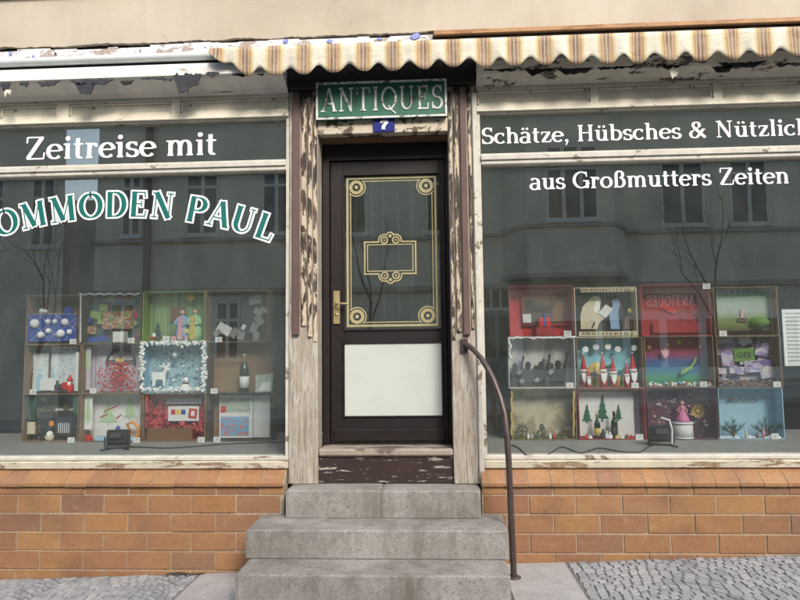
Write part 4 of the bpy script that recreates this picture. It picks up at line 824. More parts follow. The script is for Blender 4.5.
pr_mat('print_foil', 'blob', [(.16, .005, .012), (.42, .02, .03), (.5, .03, .04), (.7, .12, .12)], 30, (1, 1, 1), .4, .22)
pr_mat('print_greenpaper', 'cells', [(.36, .5, .42), (.5, .58, .5), (.3, .42, .38), (.55, .5, .42)], 55, (1, 1, 2))
pr_mat('print_beige', 'blob', [(.36, .32, .22), (.5, .45, .33), (.55, .5, .38)], 6, (1, 1, 1), .4)
pr_mat('debris', 'cells', [(.2, .13, .09), (.08, .05, .05), (.3, .12, .1), (.4, .35, .3), (.14, .1, .12)], 90)
class Box: pass
BOXES = {}
def BX(key, p0, p1, ptop, base, shell, back, label, depth=.145, th=.006, group='decorated boxes stacked in the shop windows'):
    b = Box(); pm = (p0 + p1) / 2
    b.yf = YF + random.uniform(-.012, .012); b.x0, b.x1 = UX(p0, 365, b.yf), UX(p1, 365, b.yf); b.z0 = (BOXES[base].z1 + .0008) if base else ZB - .0012; b.z1 = UZ(pm, ptop, b.yf); b.d = depth
    b.root = empty('display_box', ((b.x0 + b.x1) / 2, b.yf + depth / 2, b.z0), label, 'box', group)
    mb = MB(); y0, y1 = b.yf, b.yf + depth
    mb.box(b.x0, b.x1, y0, y1, b.z0, b.z0 + th, 0, .002); mb.box(b.x0, b.x1, y0, y1, b.z1 - th, b.z1, 0, .002)
    mb.box(b.x0, b.x0 + th, y0 + .0007, y1 - .0007, b.z0 + th, b.z1 - th); mb.box(b.x1 - th, b.x1, y0 + .0007, y1 - .0007, b.z0 + th, b.z1 - th)
    mb.box(b.x0 + th, b.x1 - th, y1 - .006, y1 - .001, b.z0 + th, b.z1 - th)
    mb.build('shell', shell, b.root)
    MB().box(b.x0 + th + .001, b.x1 - th - .001, y1 - .011, y1 - .0066, b.z0 + th + .0005, b.z1 - th - .001).build('backdrop', back, b.root)
    b.fl = b.z0 + th + .0005; b.bk = y1 - .0115; BOXES[key] = b; return b
def bp_(b, vx, vy_, dy): return U(vx, vy_, b.yf + dy * DS)
def ms(b, dy=.1): return (D + b.yf + dy) / F
def patch(b, name, mat, p0, q0, p1, q1, dy=None, th=.003, rot=0, **k):
    """a flat sheet of card or paper in the box"""
    y = b.bk - th if dy is None else min(b.yf + dy * DS, b.bk - th - .0005); a = U(p0, q1, y); c = U(p1, q0, y); mx, mz = (a.x + c.x) / 2, (a.z + c.z) / 2; hw, hh = (c.x - a.x) / 2, (c.z - a.z) / 2
    hw = min(hw, mx - b.x0 - .01, b.x1 - .01 - mx); hh = min(hh, mz - b.fl, b.z1 - .009 - mz) if rot == 0 else hh
    cs, sn = math.cos(rot), math.sin(rot); pts = [(mx + u * cs - v * sn, mz + u * sn + v * cs) for u, v in ((-hw, -hh), (hw, -hh), (hw, hh), (-hw, hh))]
    return MB().poly(pts, y, th).build(name, mat, b.root, **k)
def cut(b, name, mat, pts, dy=None, th=.004, par='root', **k):
    y = b.bk - th if dy is None else min(b.yf + dy * DS, b.bk - th - .0005)
    q = [(U(p[0], p[1], y).x, U(p[0], p[1], y).z) for p in pts]; lo_ = min(v[1] for v in q); sh_ = max(0, b.fl - lo_)
    return MB().poly([(x, z + sh_) for x, z in q], y, th).build(name, mat, b.root if par == 'root' else par, **k)
def disc(b, name, mat, vx, vy_, r, dy, th=.006): 
    c = bp_(b, vx, vy_, dy); return MB().lathe((c.x, c.y, c.z), [(r, 0), (r, th)], 16, 0, 'Y', False).build(name, mat, b.root)
def fir(vx, base, w_, h_, n_=4):
    pts = []; 
    for k in range(n_): f0 = k / n_; pts += [(vx - w_ / 2 * (1 - f0), base - h_ * (.12 + .88 * f0)), (vx - w_ / 2 * (1 - f0) * .5, base - h_ * (.12 + .88 * (f0 + .8 / n_)))]
    r_ = [(2 * vx - a, c) for a, c in pts[::-1]]
    return [(vx - 1, base), (vx - 1, base - h_ * .12)] + pts + [(vx, base - h_)] + r_ + [(vx + 1, base - h_ * .12), (vx + 1, base)]
def thing(name, b, vx, dy, label, cat, group=None): 
    c = bp_(b, vx, 365, dy); return empty(name, (c.x, b.yf + dy * DS, b.fl), label, cat, group), c.x, b.yf + dy * DS, b.fl
def bottle(b, vx, dy, h, foil, label_mat, label, group='bottles in the boxes'):
    t_, x, y, z = thing('bottle', b, vx, dy, label, 'bottle', group); r = h * .125
    MB().lathe((x, y, z), [(r * .9, 0), (r, .004), (r, h * .56), (r * .8, h * .66), (r * .38, h * .76), (r * .34, h * .86)], 16).build('body', 'bottle_green', t_)
    MB().lathe((x, y, z), [(r * .42, h * .80), (r * .38, h * .97), (r * .44, h * .972), (r * .44, h)], 14).build('foil_cap', foil, t_)
    MB().lathe((x, y, z), [(r * 1.02, h * .12), (r * 1.02, h * .42)], 16).build('paper_label', label_mat, t_)
def num_card(vx, vy_, what, Y=None, txt=None, base=None):
    y = (YF - .03) if Y is None else Y; c = U(vx, vy_, y); wd, hh = .056, .042; z = c.z - hh / 2 if base is None else base
    mb = MB(); mb.poly([(c.x - wd / 2, z), (c.x + wd / 2, z), (c.x + wd / 2, z + hh), (c.x - wd / 2, z + hh)], y, .002)
    o = mb.build('number_card', 'paper_white', None, 'small white number card ' + what, 'card', 'number cards in the shop windows')
    mb = MB()
    if txt: text_line(mb, txt, c.x - .018, c.x + .018, z + .009, .026, y - .0003, .16, .1, .05)
    else: mb.add([(c.x - .012, y - .0004, z + .014), (c.x + .008, y - .0004, z + .014), (c.x + .01, y - .0004, z + .018), (c.x - .012, y - .0004, z + .018)], [(0, 1, 2, 3)]); mb.add([(c.x - .006, y - .0005, z + .022), (c.x + .012, y - .0005, z + .023), (c.x + .012, y - .0005, z + .027), (c.x - .006, y - .0005, z + .026)], [(0, 1, 2, 3)])
    mb.build('print', 'grey_ink', o)
# ---------- left window: bottom row
b = BX('L9', 24, 80, 394.5, None, 'card_brown', 'print_circuit', 'cardboard box filled with green circuit boards and computer parts')
patch(b, 'circuit_board', 'print_green_boards', 26, 396, 36, 420, .06, .006); patch(b, 'circuit_board', 'print_green_boards', 73, 396, 79.5, 414, .05, .006)
for (p0, q0, p1, q1, dy) in ((38, 412, 53, 424, .08), (40, 424, 52, 439, .06), (55, 411, 72, 436, .07)): patch(b, 'drive_case', 'off_black', p0, q0, p1, q1, dy, .05)
for k in range(6): patch(b, 'cooling_fin', 'silver', 58 + k * 2, 423, 59.1 + k * 2, 433, .066, .004)
c = bp_(b, 76, 417, .05); MB().tube([(c.x + .02 * math.cos(k * .5236), c.y, c.z + .02 * math.sin(k * .5236)) for k in range(13)], .007, 6).build('cable_loop', 'black_plastic', b.root)
patch(b, 'connector', 'orange_toy', 49, 421, 53.5, 426, .055, .01); patch(b, 'plug_card', 'cream_print', 27, 422, 35, 434, .05, .01)
t_, x, y, z = thing('basket', b, 52, .045, 'tiny tan basket with white filling before the computer parts', 'basket'); MB().lathe((x, y, z), [(.03, 0), (.038, .04), (.034, .04)], 12).build('bowl', 'cream_print', t_); MB().ball((x, y, z + .052), .026).build('filling', 'snow_white', t_)
b = BX('L10', 81.5, 142, 393.5, None, 'card_brown', 'paper_white', 'box with childlike green crayon trees and small toys behind black floodlight')
patch(b, 'divider', 'paper_white', 83, 394, 94, 430, .09, .003); patch(b, 'divider_edge', 'card_dark', 94, 394, 95.3, 440, .085, .004)
cut(b, 'drawn_tree', 'green_pale', fir(88, 424, 8, 27), .088, .0015); cut(b, 'drawn_tree', 'green_pale', fir(108, 425, 20, 24)); cut(b, 'drawn_tree', 'green_pale', fir(130, 420, 15, 24))
for q in ((104, 411, 118, 404.5), (100, 417, 108, 413), (116, 418, 121, 414)): cut(b, 'crayon_line', 'pure_red', [(q[0], q[1]), (q[2], q[3]), (q[2], q[3] + 1.2), (q[0], q[1] + 1.2)], None, .006)
t_, x, y, z = thing('toy_excavator', b, 132, .07, 'orange toy excavator with curved arm in the crayon tree box', 'toy'); k = ms(b)
MB().box(x - .05, x + .02, y - .02, y + .02, z, z + .03, 0, .004).build('tracks', 'black_plastic', t_); MB().box(x - .045, x + .015, y - .02, y + .02, z + .031, z + .075, 0, .006).build('cab', 'orange_toy', t_)
MB().tube([(x + .0, y, z + .07), (x - .03, y, z + .13), (x + .02, y, z + .145), (x + .06, y, z + .11), (x + .066, y, z + .05), (x + .04, y, z + .012)], [.011, .012, .013, .012, .013, .017], 8).build('arm', 'orange_toy', t_)
t_, x, y, z = thing('toy_figure', b, 119.5, .06, 'blue toy bird figure beside the orange excavator', 'toy'); MB().lathe((x, y, z), [(.018, 0), (.026, .04), (.016, .08), (.02, .1), (.004, .12)], 10).build('body', 'blue_deep', t_); MB().poly([(x - .05, z + .06), (x, z + .05), (x + .05, z + .09), (x, z + .08)], y - .02, .01).build('wings', 'blue_deep', t_)
t_, x, y, z = thing('toy_tray', b, 118, .03, 'flat pale blue toy tray at the front of crayon box', 'tray'); MB().box(x - .17, x + .16, y - .022, y + .03, z, z + .03, 0, .006).box(x - .15, x + .14, y - .016, y + .024, z + .0302, z + .04, 0, .003).build('tray', 'blue_pale', t_)
t_, x, y, z = thing('toy_block', b, 91, .04, 'little red toy block at the corner of crayon box', 'toy'); MB().box(x - .025, x + .025, y - .02, y + .02, z, z + .04, 0, .006).box(x - .012, x + .012, y - .012, y + .012, z + .0402, z + .05, 0, .003).build('block', 'pure_red', t_)
b = BX('L11', 143.5, 206, 393.5, None, 'card_brown', 'print_foil', 'red foil lined box with white picture card and brown scalloped fence')
patch(b, 'foil_side', 'print_foil', 145, 395, 147.5, 428, .02, .1); patch(b, 'banner', 'lilac', 166, 398, 202, 404, .2, .002)
patch(b, 'picture_card', 'paper_white', 168, 406, 199, 421, .17, .003)
for q, m_ in ((171, 'pure_red'), (176, 'yellow_star'), (181, 'blue_deep')): patch(b, 'colour_tile', m_, q, 409.5, q + 4.4, 414.5, .166, .002)
patch(b, 'colour_tile', 'pure_red', 188.5, 408.5, 197, 418.5, .166, .002, -.12); patch(b, 'colour_tile', 'paper_white', 190.8, 411, 194.6, 416, .163, .002, -.12)
rn = random.Random(2); mb = MB()
for k in range(40): c = bp_(b, rn.uniform(150, 204), rn.uniform(423, 431), rn.uniform(.06, .2)); mb.ball(c, rn.uniform(.012, .024), 0, 5, rn.uniform(.5, 1))
mb.build('crumpled_foil', 'print_foil', b.root, kind='stuff')
pts = [(147, 442), (192, 442)]; 
for k in range(8, -1, -1):
    cx_ = 149.5 + k * 5; pts += [(cx_ + 2.5, 432.5), (cx_ + 2.2, 430), (cx_, 428.2), (cx_ - 2.2, 430)]
cut(b, 'scalloped_fence', 'brown_wood', pts + [(147, 431)], .012, .01)
b = BX('L12', 208, 273, 393.5, None, 'card_dark', 'card_brown', 'dark cardboard box with red and blue world map sheet')
patch(b, 'paper_sheet', 'paper_white', 219, 395, 253, 438, .17, .003); patch(b, 'paper_sheet', 'paper_white', 253.3, 395, 270, 437.5, .165, .003); patch(b, 'pattern_print', 'print_greenpaper', 220.5, 397.5, 250, 412.5, .167, .0025); patch(b, 'world_map', 'print_map', 220.5, 416.5, 249, 436, .167, .0025); patch(b, 'stamp', 'tinsel_red', 220.5, 406, 226, 412.5, .165, .002)
# ---------- left window: middle row
b = BX('L5', 24, 80, 344.5, 'L9', 'card_brown', 'card_brown', 'cardboard box with blue dotted paper and dark toy train')
patch(b, 'dotted_paper', 'print_bluedots', 31, 353, 50, 391, .19, .003); patch(b, 'dotted_paper', 'print_bluedots', 50.3, 346, 78, 391, .19, .003); patch(b, 'side_paper', 'paper_white', 74.5, 352, 79, 391, .06, .003); cut(b, 'blue_shape', 'blue_pale', [(35, 391), (36, 377), (40, 373), (43, 378), (42, 391)], .18, .002); cut(b, 'blue_shape', 'blue_pale', fir(53, 382, 4, 18), .186, .002); patch(b, 'white_leaflet', 'paper_white', 40, 378, 57, 390.5, .08, .002, -.04)
t_, x, y, z = thing('toy_train', b, 62, .06, 'dark toy locomotive in the blue dotted paper box', 'toy train')
MB().box(x - .045, x + .06, y - .025, y + .025, z + .012, z + .03, 0, .003).build('chassis', 'off_black', t_); MB().lathe((x - .05, y, z + .052), [(.006, 0), (.024, .004), (.024, .07)], 12, 0, 'X').build('boiler', 'off_black', t_); MB().box(x + .02, x + .06, y - .026, y + .026, z + .031, z + .09, 0, .004).build('cab', 'tinsel_red', t_); MB().lathe((x - .035, y, z + .07), [(.008, 0), (.008, .025), (.014, .034)], 10).build('chimney', 'off_black', t_)
for u in (-.03, .005, .04): MB().lathe((x + u, y - .032, z + .016), [(.016, 0), (.016, .006)], 12, 0, 'Y').build('wheel', 'off_black', t_)
t_, x, y, z = thing('gnome_figure', b, 70.5, .07, 'small red gnome riding behind the dark toy train', 'gnome'); MB().lathe((x, y, z), [(.022, 0), (.03, .03), (.026, .065), (.018, .08)], 12).build('body', 'tinsel_red', t_); MB().ball((x, y, z + .094), .019).build('head', 'skin_pink', t_); MB().lathe((x, y, z), [(.024, .1), (.018, .115), (.004, .15)], 12).build('hat', 'tinsel_red', t_); MB().ball((x, y - .014, z + .075), .016).build('beard', 'snow_white', t_)
b = BX('L6', 81.5, 140.5, 343.5, 'L10', 'card_brown', 'lilac', 'pale box with black arched window and red berry tinsel')
patch(b, 'divider', 'lilac', 83, 346, 94, 390, .1, .003); patch(b, 'divider_edge', 'card_dark', 95, 346, 96, 390, .1, .004); cut(b, 'drawn_tree', 'green_pale', fir(87, 370, 7, 22), .098, .0015)
c = bp_(b, 121, 362, .2); k = ms(b, .2); mb = MB(); mb.tube([(c.x + 14.5 * k * math.cos(rad(a)), c.y, c.z + 13 * k * math.sin(rad(a))) for a in range(-10, 191, 10)], .010, 6); mb.tube([(c.x - 14.5 * k, c.y, c.z + 1 * k), (c.x + 14.5 * k, c.y, c.z + 1 * k)], .008, 6); mb.tube([(c.x, c.y, c.z - 10 * k), (c.x, c.y, c.z + 13 * k)], .008, 6); mb.build('arched_window', 'off_black', b.root)
mb = MB(); 
for s1 in (-1, 1): mb.poly([(c.x, c.z + .02), (c.x + s1 * .035, c.z + .045), (c.x + s1 * .035, c.z - .0), (c.x + s1 * .006, c.z + .006), (c.x + s1 * .02, c.z - .045), (c.x + s1 * .002, c.z - .0)], c.y - .02, .006)
mb.build('gold_bow', 'gold_foil', b.root)
rn = random.Random(9); mb = MB()
for k in range(190):
    vx = 118 + rn.gauss(0, 9); vy_ = rn.uniform(362, 391) if abs(vx - 118) < 12 else rn.uniform(372, 391)
    if not 98 < vx < 139: continue
    c = bp_(b, vx, vy_, rn.uniform(.03, .14)); c.z = max(c.z, b.fl + .01); mb.ball(c, rn.uniform(.005, .011), 0, 6)
for k in range(40):
    c = bp_(b, rn.uniform(100, 138), rn.uniform(366, 390), rn.uniform(.03, .14)); d_ = Vector((rn.uniform(-1, 1), rn.uniform(-.5, .5), rn.uniform(-1, 1))).normalized() * .05; c.z = max(c.z, b.fl + .05); mb.tube([c, c + d_ * .5, c + d_], .0025, 4)
t_ = mb.build('berry_tinsel', 'tinsel_red', None, 'heap of shiny red berry tinsel before the black arched window', 'tinsel', kind='stuff')
b = BX('L7', 141.5, 206, 341.5, 'L11', 'blue_pale', 'print_bluespeck', 'pale blue winter box framed with fluffy white garland')
rn = random.Random(6); mb = MB(); per = []
for k in range(420):
    f = rn.random() * 4; e = int(f); f -= e; x_ = b.x0 + .012 + (b.x1 - b.x0 - .024) * (f if e in (0, 2) else (0 if e == 1 else 1)); z_ = b.z0 + .02 + (b.z1 - b.z0 - .034) * (f if e in (1, 3) else (0 if e == 0 else 1))
    c = Vector((x_ + rn.gauss(0, .009) , b.yf - .016 + rn.gauss(0, .006), z_ + rn.gauss(0, .009) + (.012 if e == 0 else 0))); mb.ball(c, rn.uniform(.006, .014), 0, 5)
mb.build('fluffy_garland', 'snow_white', b.root, kind='stuff')
pts = [(152, 386), (152.5, 380), (151.5, 374.5), (153, 372), (160, 372.5), (163.5, 371), (164.5, 367.5), (160, 366.5), (158.2, 364.4), (160.4, 365.4), (163, 365.8), (162, 363), (163, 362.4), (164.5, 366), (166, 366), (168, 364), (167, 362), (168.4, 362.2), (168.8, 364.4), (170.4, 363.4), (169.6, 365.4), (167, 367.3), (169.6, 369), (168.8, 370.4), (166.5, 370.5), (165, 376), (164.6, 386), (163, 386), (162.6, 379.5), (156, 379.5), (154.4, 386)]
cut(b, 'reindeer_cutout', 'snow_white', pts, .09, .012, None, label='white cut out reindeer with antlers in fluffy framed box', cat='reindeer')
t_, x, y, z = thing('snowman', b, 186, .09, 'small white snowman with grey scarf in fluffy framed box', 'snowman'); MB().ball((x, y, z + .035), .036).ball((x, y, z + .092), .027).build('body', 'snow_white', t_); MB().lathe((x, y, z + .066), [(.022, 0), (.028, .008), (.022, .016)], 12).build('scarf', 'silhouette_mid', t_); MB().lathe((x - .0, y - .024, z + .094), [(.006, 0), (.001, -.02)], 6, 0, 'Y').build('nose', 'orange_toy', t_)
mb = MB(); rn = random.Random(1)
for k in range(46): c = bp_(b, rn.uniform(174, 204), 386, rn.uniform(.04, .14)); mb.ball((c.x, c.y, b.fl + rn.uniform(.006, .02)), rn.uniform(.012, .022), 0, 6, .7)
mb.build('cotton_snow', 'snow_white', b.root, kind='stuff')
c = bp_(b, 175, 355, .1); mb = MB(); mb.ball(c, .022).tube([c, (c.x, c.y, b.z1 - .008)], .001, 4); mb.build('hanging_ball', 'silver', b.root)
b = BX('L8', 207.5, 274, 342, 'L12', 'card_dark', 'card_brown', 'brown cardboard box with a wine bottle and a mirror card with painted sunlight')
bottle(b, 244.5, .07, .305, 'cream_print', 'paper_white', 'green wine bottle with white label alone in brown box')
t_, x, y, z = thing('mirror_card', b, 264, .06, 'speckled card with painted sunlit patch leaning beside lone wine bottle', 'card'); MB().poly([(x - .07, z), (x + .065, z), (x + .075, z + .15), (x - .068, z + .135)], y, .006).build('card', 'print_greenpaper', t_); MB().poly([(x - .045, z + .008), (x + .05, z + .008), (x + .058, z + .09), (x - .012, z + .075)], y - .004, .003).build('mirror', 'mirror_white', t_)  # the white patch on the card is sunlight painted in as colour
# ---------- left window: top row
b = BX('L1', 24.5, 78.5, 295, 'L5', 'card_brown', 'card_brown', 'cardboard box with blue snowball net panel across its front')
patch(b, 'blue_panel', 'blue_deep', 27.5, 314, 76.5, 341.5, .015, .008)
for (vx, vy_, r) in ((35, 323.5, 4.7), (48, 321.5, 2.6), (55, 321.5, 2.4), (65, 322, 3.6), (48.5, 331, 2.8), (41, 335, 3.6), (61, 333.5, 4.2), (69.5, 332, 2.8)): c = bp_(b, vx, vy_, .01); MB().ball((c.x, c.y - .003, c.z), r * ms(b, 0), 0, 12).build('snowball', 'snow_white', b.root)
mb = MB()
for (a0, a1, a2, a3) in ((27, 314, 50, 341), (40, 314, 60, 341), (60, 314, 30, 341), (76, 318, 50, 338), (76, 330, 55, 314), (27, 328, 45, 314), (65, 341, 76, 322), (27, 314, 77, 314)): mb.tube([bp_(b, a0, a1, .012), bp_(b, a2, a3, .012)], .0016, 4)
mb.build('net_thread', 'silver', b.root)
c = bp_(b, 42, 311, .03); MB().ball((c.x, c.y, c.z), .022).ball((c.x + .03, c.y, c.z - .004), .018).build('white_figure', 'snow_white', b.root); patch(b, 'blue_parcel', 'blue_deep', 64, 307, 71, 313.8, .03, .04)
b = BX('L2', 79.5, 140, 292.5, 'L6', 'card_dark', 'print_collage', 'box lined with dark colourful collage and ornate red block')
patch(b, 'ornate_block', 'print_ornate', 102, 311, 132, 329, .12, .03); patch(b, 'collage_side', 'print_ornate', 82, 326, 101, 334, .15, .01); patch(b, 'picture_scrap', 'blue_deep', 88, 336, 108, 341.5, .05, .004, .1)
mb = MB(); mb.tube([bp_(b, 79.5 + k * 5, 293.5 + (1.5 if k % 2 else 0), -.004) for k in range(13)], .006, 5); mb.tube([bp_(b, 80.5, 294 + k * 4.8, -.004) for k in range(11)], .006, 5); mb.build('foil_trim', 'silver', b.root)
t_, x, y, z = thing('white_cube', b, 119, .04, 'plain white paper cube in front of the dark collage', 'cube'); MB().box(x - .045, x + .045, y - .03, y + .05, z, z + .085, 0, .004).build('cube', 'paper_white', t_); MB().box(x - .046, x + .046, y - .031, y + .051, z + .0852, z + .09, 0, .002).build('lid', 'paper_white', t_)
b = BX('L3', 141.5, 204, 291, 'L7', 'green_rim', 'print_green_stripe', 'green striped box with robed paper angels under yellow star')
patch(b, 'hut', 'brown_wood', 170, 307, 186, 321, .2, .004)
c = (191, 297); cut(b, 'yellow_star', 'yellow_star', [(c[0] + (5 if k % 2 == 0 else 2.4) * math.cos(k * math.pi / 8), c[1] + (5 if k % 2 == 0 else 2.4) * math.sin(k * math.pi / 8)) for k in range(16)], .14, .006)
def angel(vx, dy, h, robe, front, label):
    t_, x, y, z = thing('angel_figure', b, vx, dy, label, 'angel'); MB().lathe((x, y, z), [(.06 * h / .28, 0), (.062 * h / .28, h * .25), (.045 * h / .28, h * .55), (.03 * h / .28, h * .74), (.014, h * .79)], 14).build('robe', robe, t_)
    MB().ball((x, y, z + h * .87), h * .085).build('head', 'skin_pink', t_); MB().ball((x, y + .008, z + h * .895), h * .09).build('hair', 'hair_brown' if front != 'yellow_star' else 'yellow_star', t_); MB().poly([(x - .02, z + .01), (x + .02, z + .01), (x + .014, z + h * .72), (x - .014, z + h * .72)], y - .062 * h / .28, .02).build('stole', front, t_)
    for s1 in (-1, 1): MB().tube([(x + s1 * .03, y, z + h * .7), (x + s1 * .055, y - .03, z + h * .52), (x + s1 * .01, y - .06, z + h * .46)], [.016, .014, .009], 8).build('arm', robe, t_)
angel(182, .12, .265, 'robe_blue', 'pink_soft', 'blue robed paper angel in the green striped box'); angel(194.5, .1, .27, 'robe_green', 'gold_foil', 'pale green robed paper angel in the green striped box')
patch(b, 'pink_cloth', 'pink_soft', 171, 335, 192, 341.5, .04, .02); patch(b, 'straw', 'sun_yellow', 181, 329, 192, 333, .035, .02)
t_, x, y, z = thing('toy_tree', b, 157, .08, 'little dark green toy fir in the green striped box', 'toy tree'); mb = MB()
for k in range(4): mb.lathe((x, y, z + .02 + k * .03), [(.042 - k * .009, 0), (.006, .045)], 9)
mb.build('needles', 'pine', t_); MB().lathe((x, y, z), [(.008, 0), (.008, .02)], 8).build('stem', 'brown_wood', t_)
t_, x, y, z = thing('toy_cart', b, 154, .05, 'tiny red and white toy cart beside the little fir', 'toy'); MB().box(x - .03, x + .03, y - .015, y + .015, z + .008, z + .035, 0, .004).build('cart', 'pure_red', t_); MB().ball((x, y, z + .045), .02).build('load', 'snow_white', t_)
b = BX('L4', 205, 268, 289.5, 'L8', 'card_brown', 'off_black', 'nearly black box with torn grey paper scraps')
rn = random.Random(14)
for (vx, vy_, s_, dy, r_) in ((224, 329, 7, .08, -.5), (208.5, 301, 5, .12, .3), (255, 300, 6, .2, .2), (258, 312, 4.5, .16, -.6), (259, 320, 5, .14, -.9), (234, 333, 5, .06, .9), (241, 335, 5, .1, 1.3), (243.5, 327, 2.6, .05, 1.0), (254, 328, 5, .12, 1.2), (256, 336, 4.5, .07, 1.5), (217, 333, 4, .05, .6), (264, 310, 4, .2, -.3)):
    patch(b, 'paper_scrap', 'paper_white' if vx in (224, 243.5) else 'silhouette_pale', vx - s_, vy_ - s_ * .7, vx + s_, vy_ + s_ * .7, dy, .0015, r_)
c = U(269.5, 290, .9); 
# ---------- right window: bottom row
b = BX('R9', 510, 575, 388.5, None, 'card_brown', 'print_beige', 'box hung with plain beige cloth and little mossy trees')
rn = random.Random(31); mb = MB()
for k in range(90): c = bp_(b, rn.uniform(512, 573), 436, rn.uniform(.02, .16)); mb.ball((c.x, c.y, b.fl + rn.uniform(0, .012)), rn.uniform(.006, .016), 0, 5, .8)
mb.build('moss', 'moss', b.root, kind='stuff')
def little_tree(vx, dy, h, label, leaf='pine', mossy=False):
    t_, x, y, z = thing('toy_tree', b, vx, dy, label, 'toy tree'); MB().tube([(x, y, z), (x + .006, y, z + h * .5), (x - .004, y, z + h * .8)], [.008, .006, .003], 6).build('stem', 'brown_wood', t_); mb = MB(); r2 = random.Random(int(vx))
    for k in range(90):
        f = r2.random(); rr = h * (.45 * (1 - f) + .04) if not mossy else h * .4 * math.sin(math.pi * (f * .8 + .2)); a_ = r2.random() * 6.28; q = Vector((x + math.cos(a_) * rr * r2.random() ** .5, y + math.sin(a_) * rr * r2.random() ** .5, z + h * (.15 + .85 * f))); e = Vector((math.cos(a_), math.sin(a_), -.3 if not mossy else r2.uniform(-1, 1))) * .016
        mb.tube([q, q + e], [.004, .001], 4)
    mb.build('needles', leaf, t_)
little_tree(520, .08, .12, 'gnarled mossy toy tree by the beige cloth', 'moss', True); little_tree(540, .08, .11, 'green toy fir in front of beige cloth'); 
t_, x, y, z = thing('toy_stable', b, 566, .08, 'little dark twig stable beside the beige cloth', 'toy'); mb = MB()
for k in range(9): mb.tube([(x - .06 + k * .014, y + .02, z), (x - .04 + k * .01, y, z + .06 + .02 * math.sin(k * .7))], .005, 5)
mb.build('twigs', 'brown_wood', t_); MB().poly([(x - .05, z + .07), (x + .05, z + .07), (x, z + .1)], y - .02, .05).build('roof', 'mud', t_)
for (vx, m_) in ((528, 'snow_white'), (532, 'cream_print'), (550, 'snow_white'), (554, 'tinsel_red')): c = bp_(b, vx, 430, .04); MB().lathe((c.x, c.y, b.fl), [(.012, 0), (.012, .02), (.005, .028), (.009, .036), (.002, .045)], 8).build('tiny_figure', m_, b.root)
mb = MB(); mb.tube([bp_(b, 511.5, 391 + k * 4.5, -.006) + Vector((.004 * math.sin(k * 2), 0, 0)) for k in range(11)], .008, 6); mb.tube([bp_(b, 573.5, 391 + k * 4.5, -.006) + Vector((.004 * math.sin(k * 2), 0, 0)) for k in range(11)], .008, 6); mb.build('rope_trim', 'gold_foil', b.root)
b = BX('R10', 577, 644, 388.5, None, 'deep_red', 'lilac', 'lilac backed red box with three green paper firs and two bottles')
patch(b, 'white_sheet', 'paper_white', 578.5, 392, 633, 436, .19, .003)
for a in ((587, 423, 10, 19), (602.5, 421.5, 12, 27), (618.5, 420.5, 8, 16)): cut(b, 'paper_fir', 'green_tree', fir(*a), .18, .005)
bottle(b, 595, .05, .19, 'gold_foil', 'gold_foil', 'small sparkling wine bottle with gold neck before paper firs'); bottle(b, 612, .06, .205, 'wine_red', 'off_black', 'small dark bottle with wine red neck before paper firs')
for (vx, m_, h_) in ((586, 'tinsel_red', .035), (590, 'snow_white', .03), (603, 'silhouette_mid', .075), (607, 'silver', .06), (617, 'sun_yellow', .035), (622, 'snow_white', .03), (627, 'brown_wood', .035), (631, 'tinsel_red', .03), (610, 'snow_white', .05)):
    c = bp_(b, vx, 434, .03); MB().box(c.x - .016, c.x + .016, c.y - .014, c.y + .012, b.fl, b.fl + h_ * .6, 0, .004).lathe((c.x, c.y, b.fl + h_ * .6 + .0005), [(.011, 0), (.006, h_ * .2), (.009, h_ * .3), (.002, h_ * .4)], 8).build('tiny_figure', m_, b.root)
b = BX('R11', 645.5, 715, 387.5, None, 'plum', 'print_plum', 'plum coloured box with pink dressed doll and gold rosette')
mb = MB(); c = bp_(b, 697, 411, .2)
for k in range(22): a_ = k * math.pi * 2 / 22; r0, r1 = .012, .053 * (1 if k % 2 else .86); mb.add([(c.x + r0 * math.cos(a_ - .1), c.y, c.z + r0 * math.sin(a_ - .1)), (c.x + r1 * math.cos(a_ - .13), c.y - .014, c.z + r1 * math.sin(a_ - .13)), (c.x + r1 * math.cos(a_ + .13), c.y - .022, c.z + r1 * math.sin(a_ + .13)), (c.x + r0 * math.cos(a_ + .1), c.y - .004, c.z + r0 * math.sin(a_ + .1))], [(0, 1, 2, 3)])
mb.ball((c.x, c.y - .008, c.z), .018); mb.build('gold_rosette', 'gold_foil', b.root)
t_, x, y, z = thing('white_drum', b, 680, .07, 'round white paper drum under the pink doll', 'drum'); MB().lathe((x, y, z), [(.072, 0), (.072, .11)], 20, 0).build('drum', 'paper_white', t_); MB().lathe((x, y, z + .1102), [(.078, 0), (.078, .012)], 20).lathe((x, y, z), [(.075, .001), (.075, .01)], 20).build('rim', 'snow_white', t_)
zb_ = z + .1225; t_ = empty('doll', (x, y, zb_), 'little doll in pink gown standing on white drum', 'doll')
MB().lathe((x, y, zb_), [(.052, 0), (.046, .03), (.03, .07), (.017, .088), (.022, .112), (.018, .122), (.006, .124)], 16).build('gown', 'pink_dress', t_); MB().ball((x, y, zb_ + .146), .0165).lathe((x, y, zb_ + .12), [(.006, 0), (.006, .015)], 8).build('head', 'skin_pink', t_); MB().ball((x, y + .006, zb_ + .153), .0185).ball((x, y + .013, zb_ + .135), .014).build('hair', 'hair_brown', t_)
for s1 in (-1, 1): MB().tube([(x + s1 * .018, y, zb_ + .116), (x + s1 * .033, y - .005, zb_ + .09), (x + s1 * .026, y - .028, zb_ + .07)], [.006, .005, .004], 6).build('arm', 'skin_pink', t_)
b = BX('R12', 716.5, 781, 387.5, None, 'blue_pale', 'blue_pale', 'light blue box with pine sprigs on white snow')
mb = MB(); rn = random.Random(77)
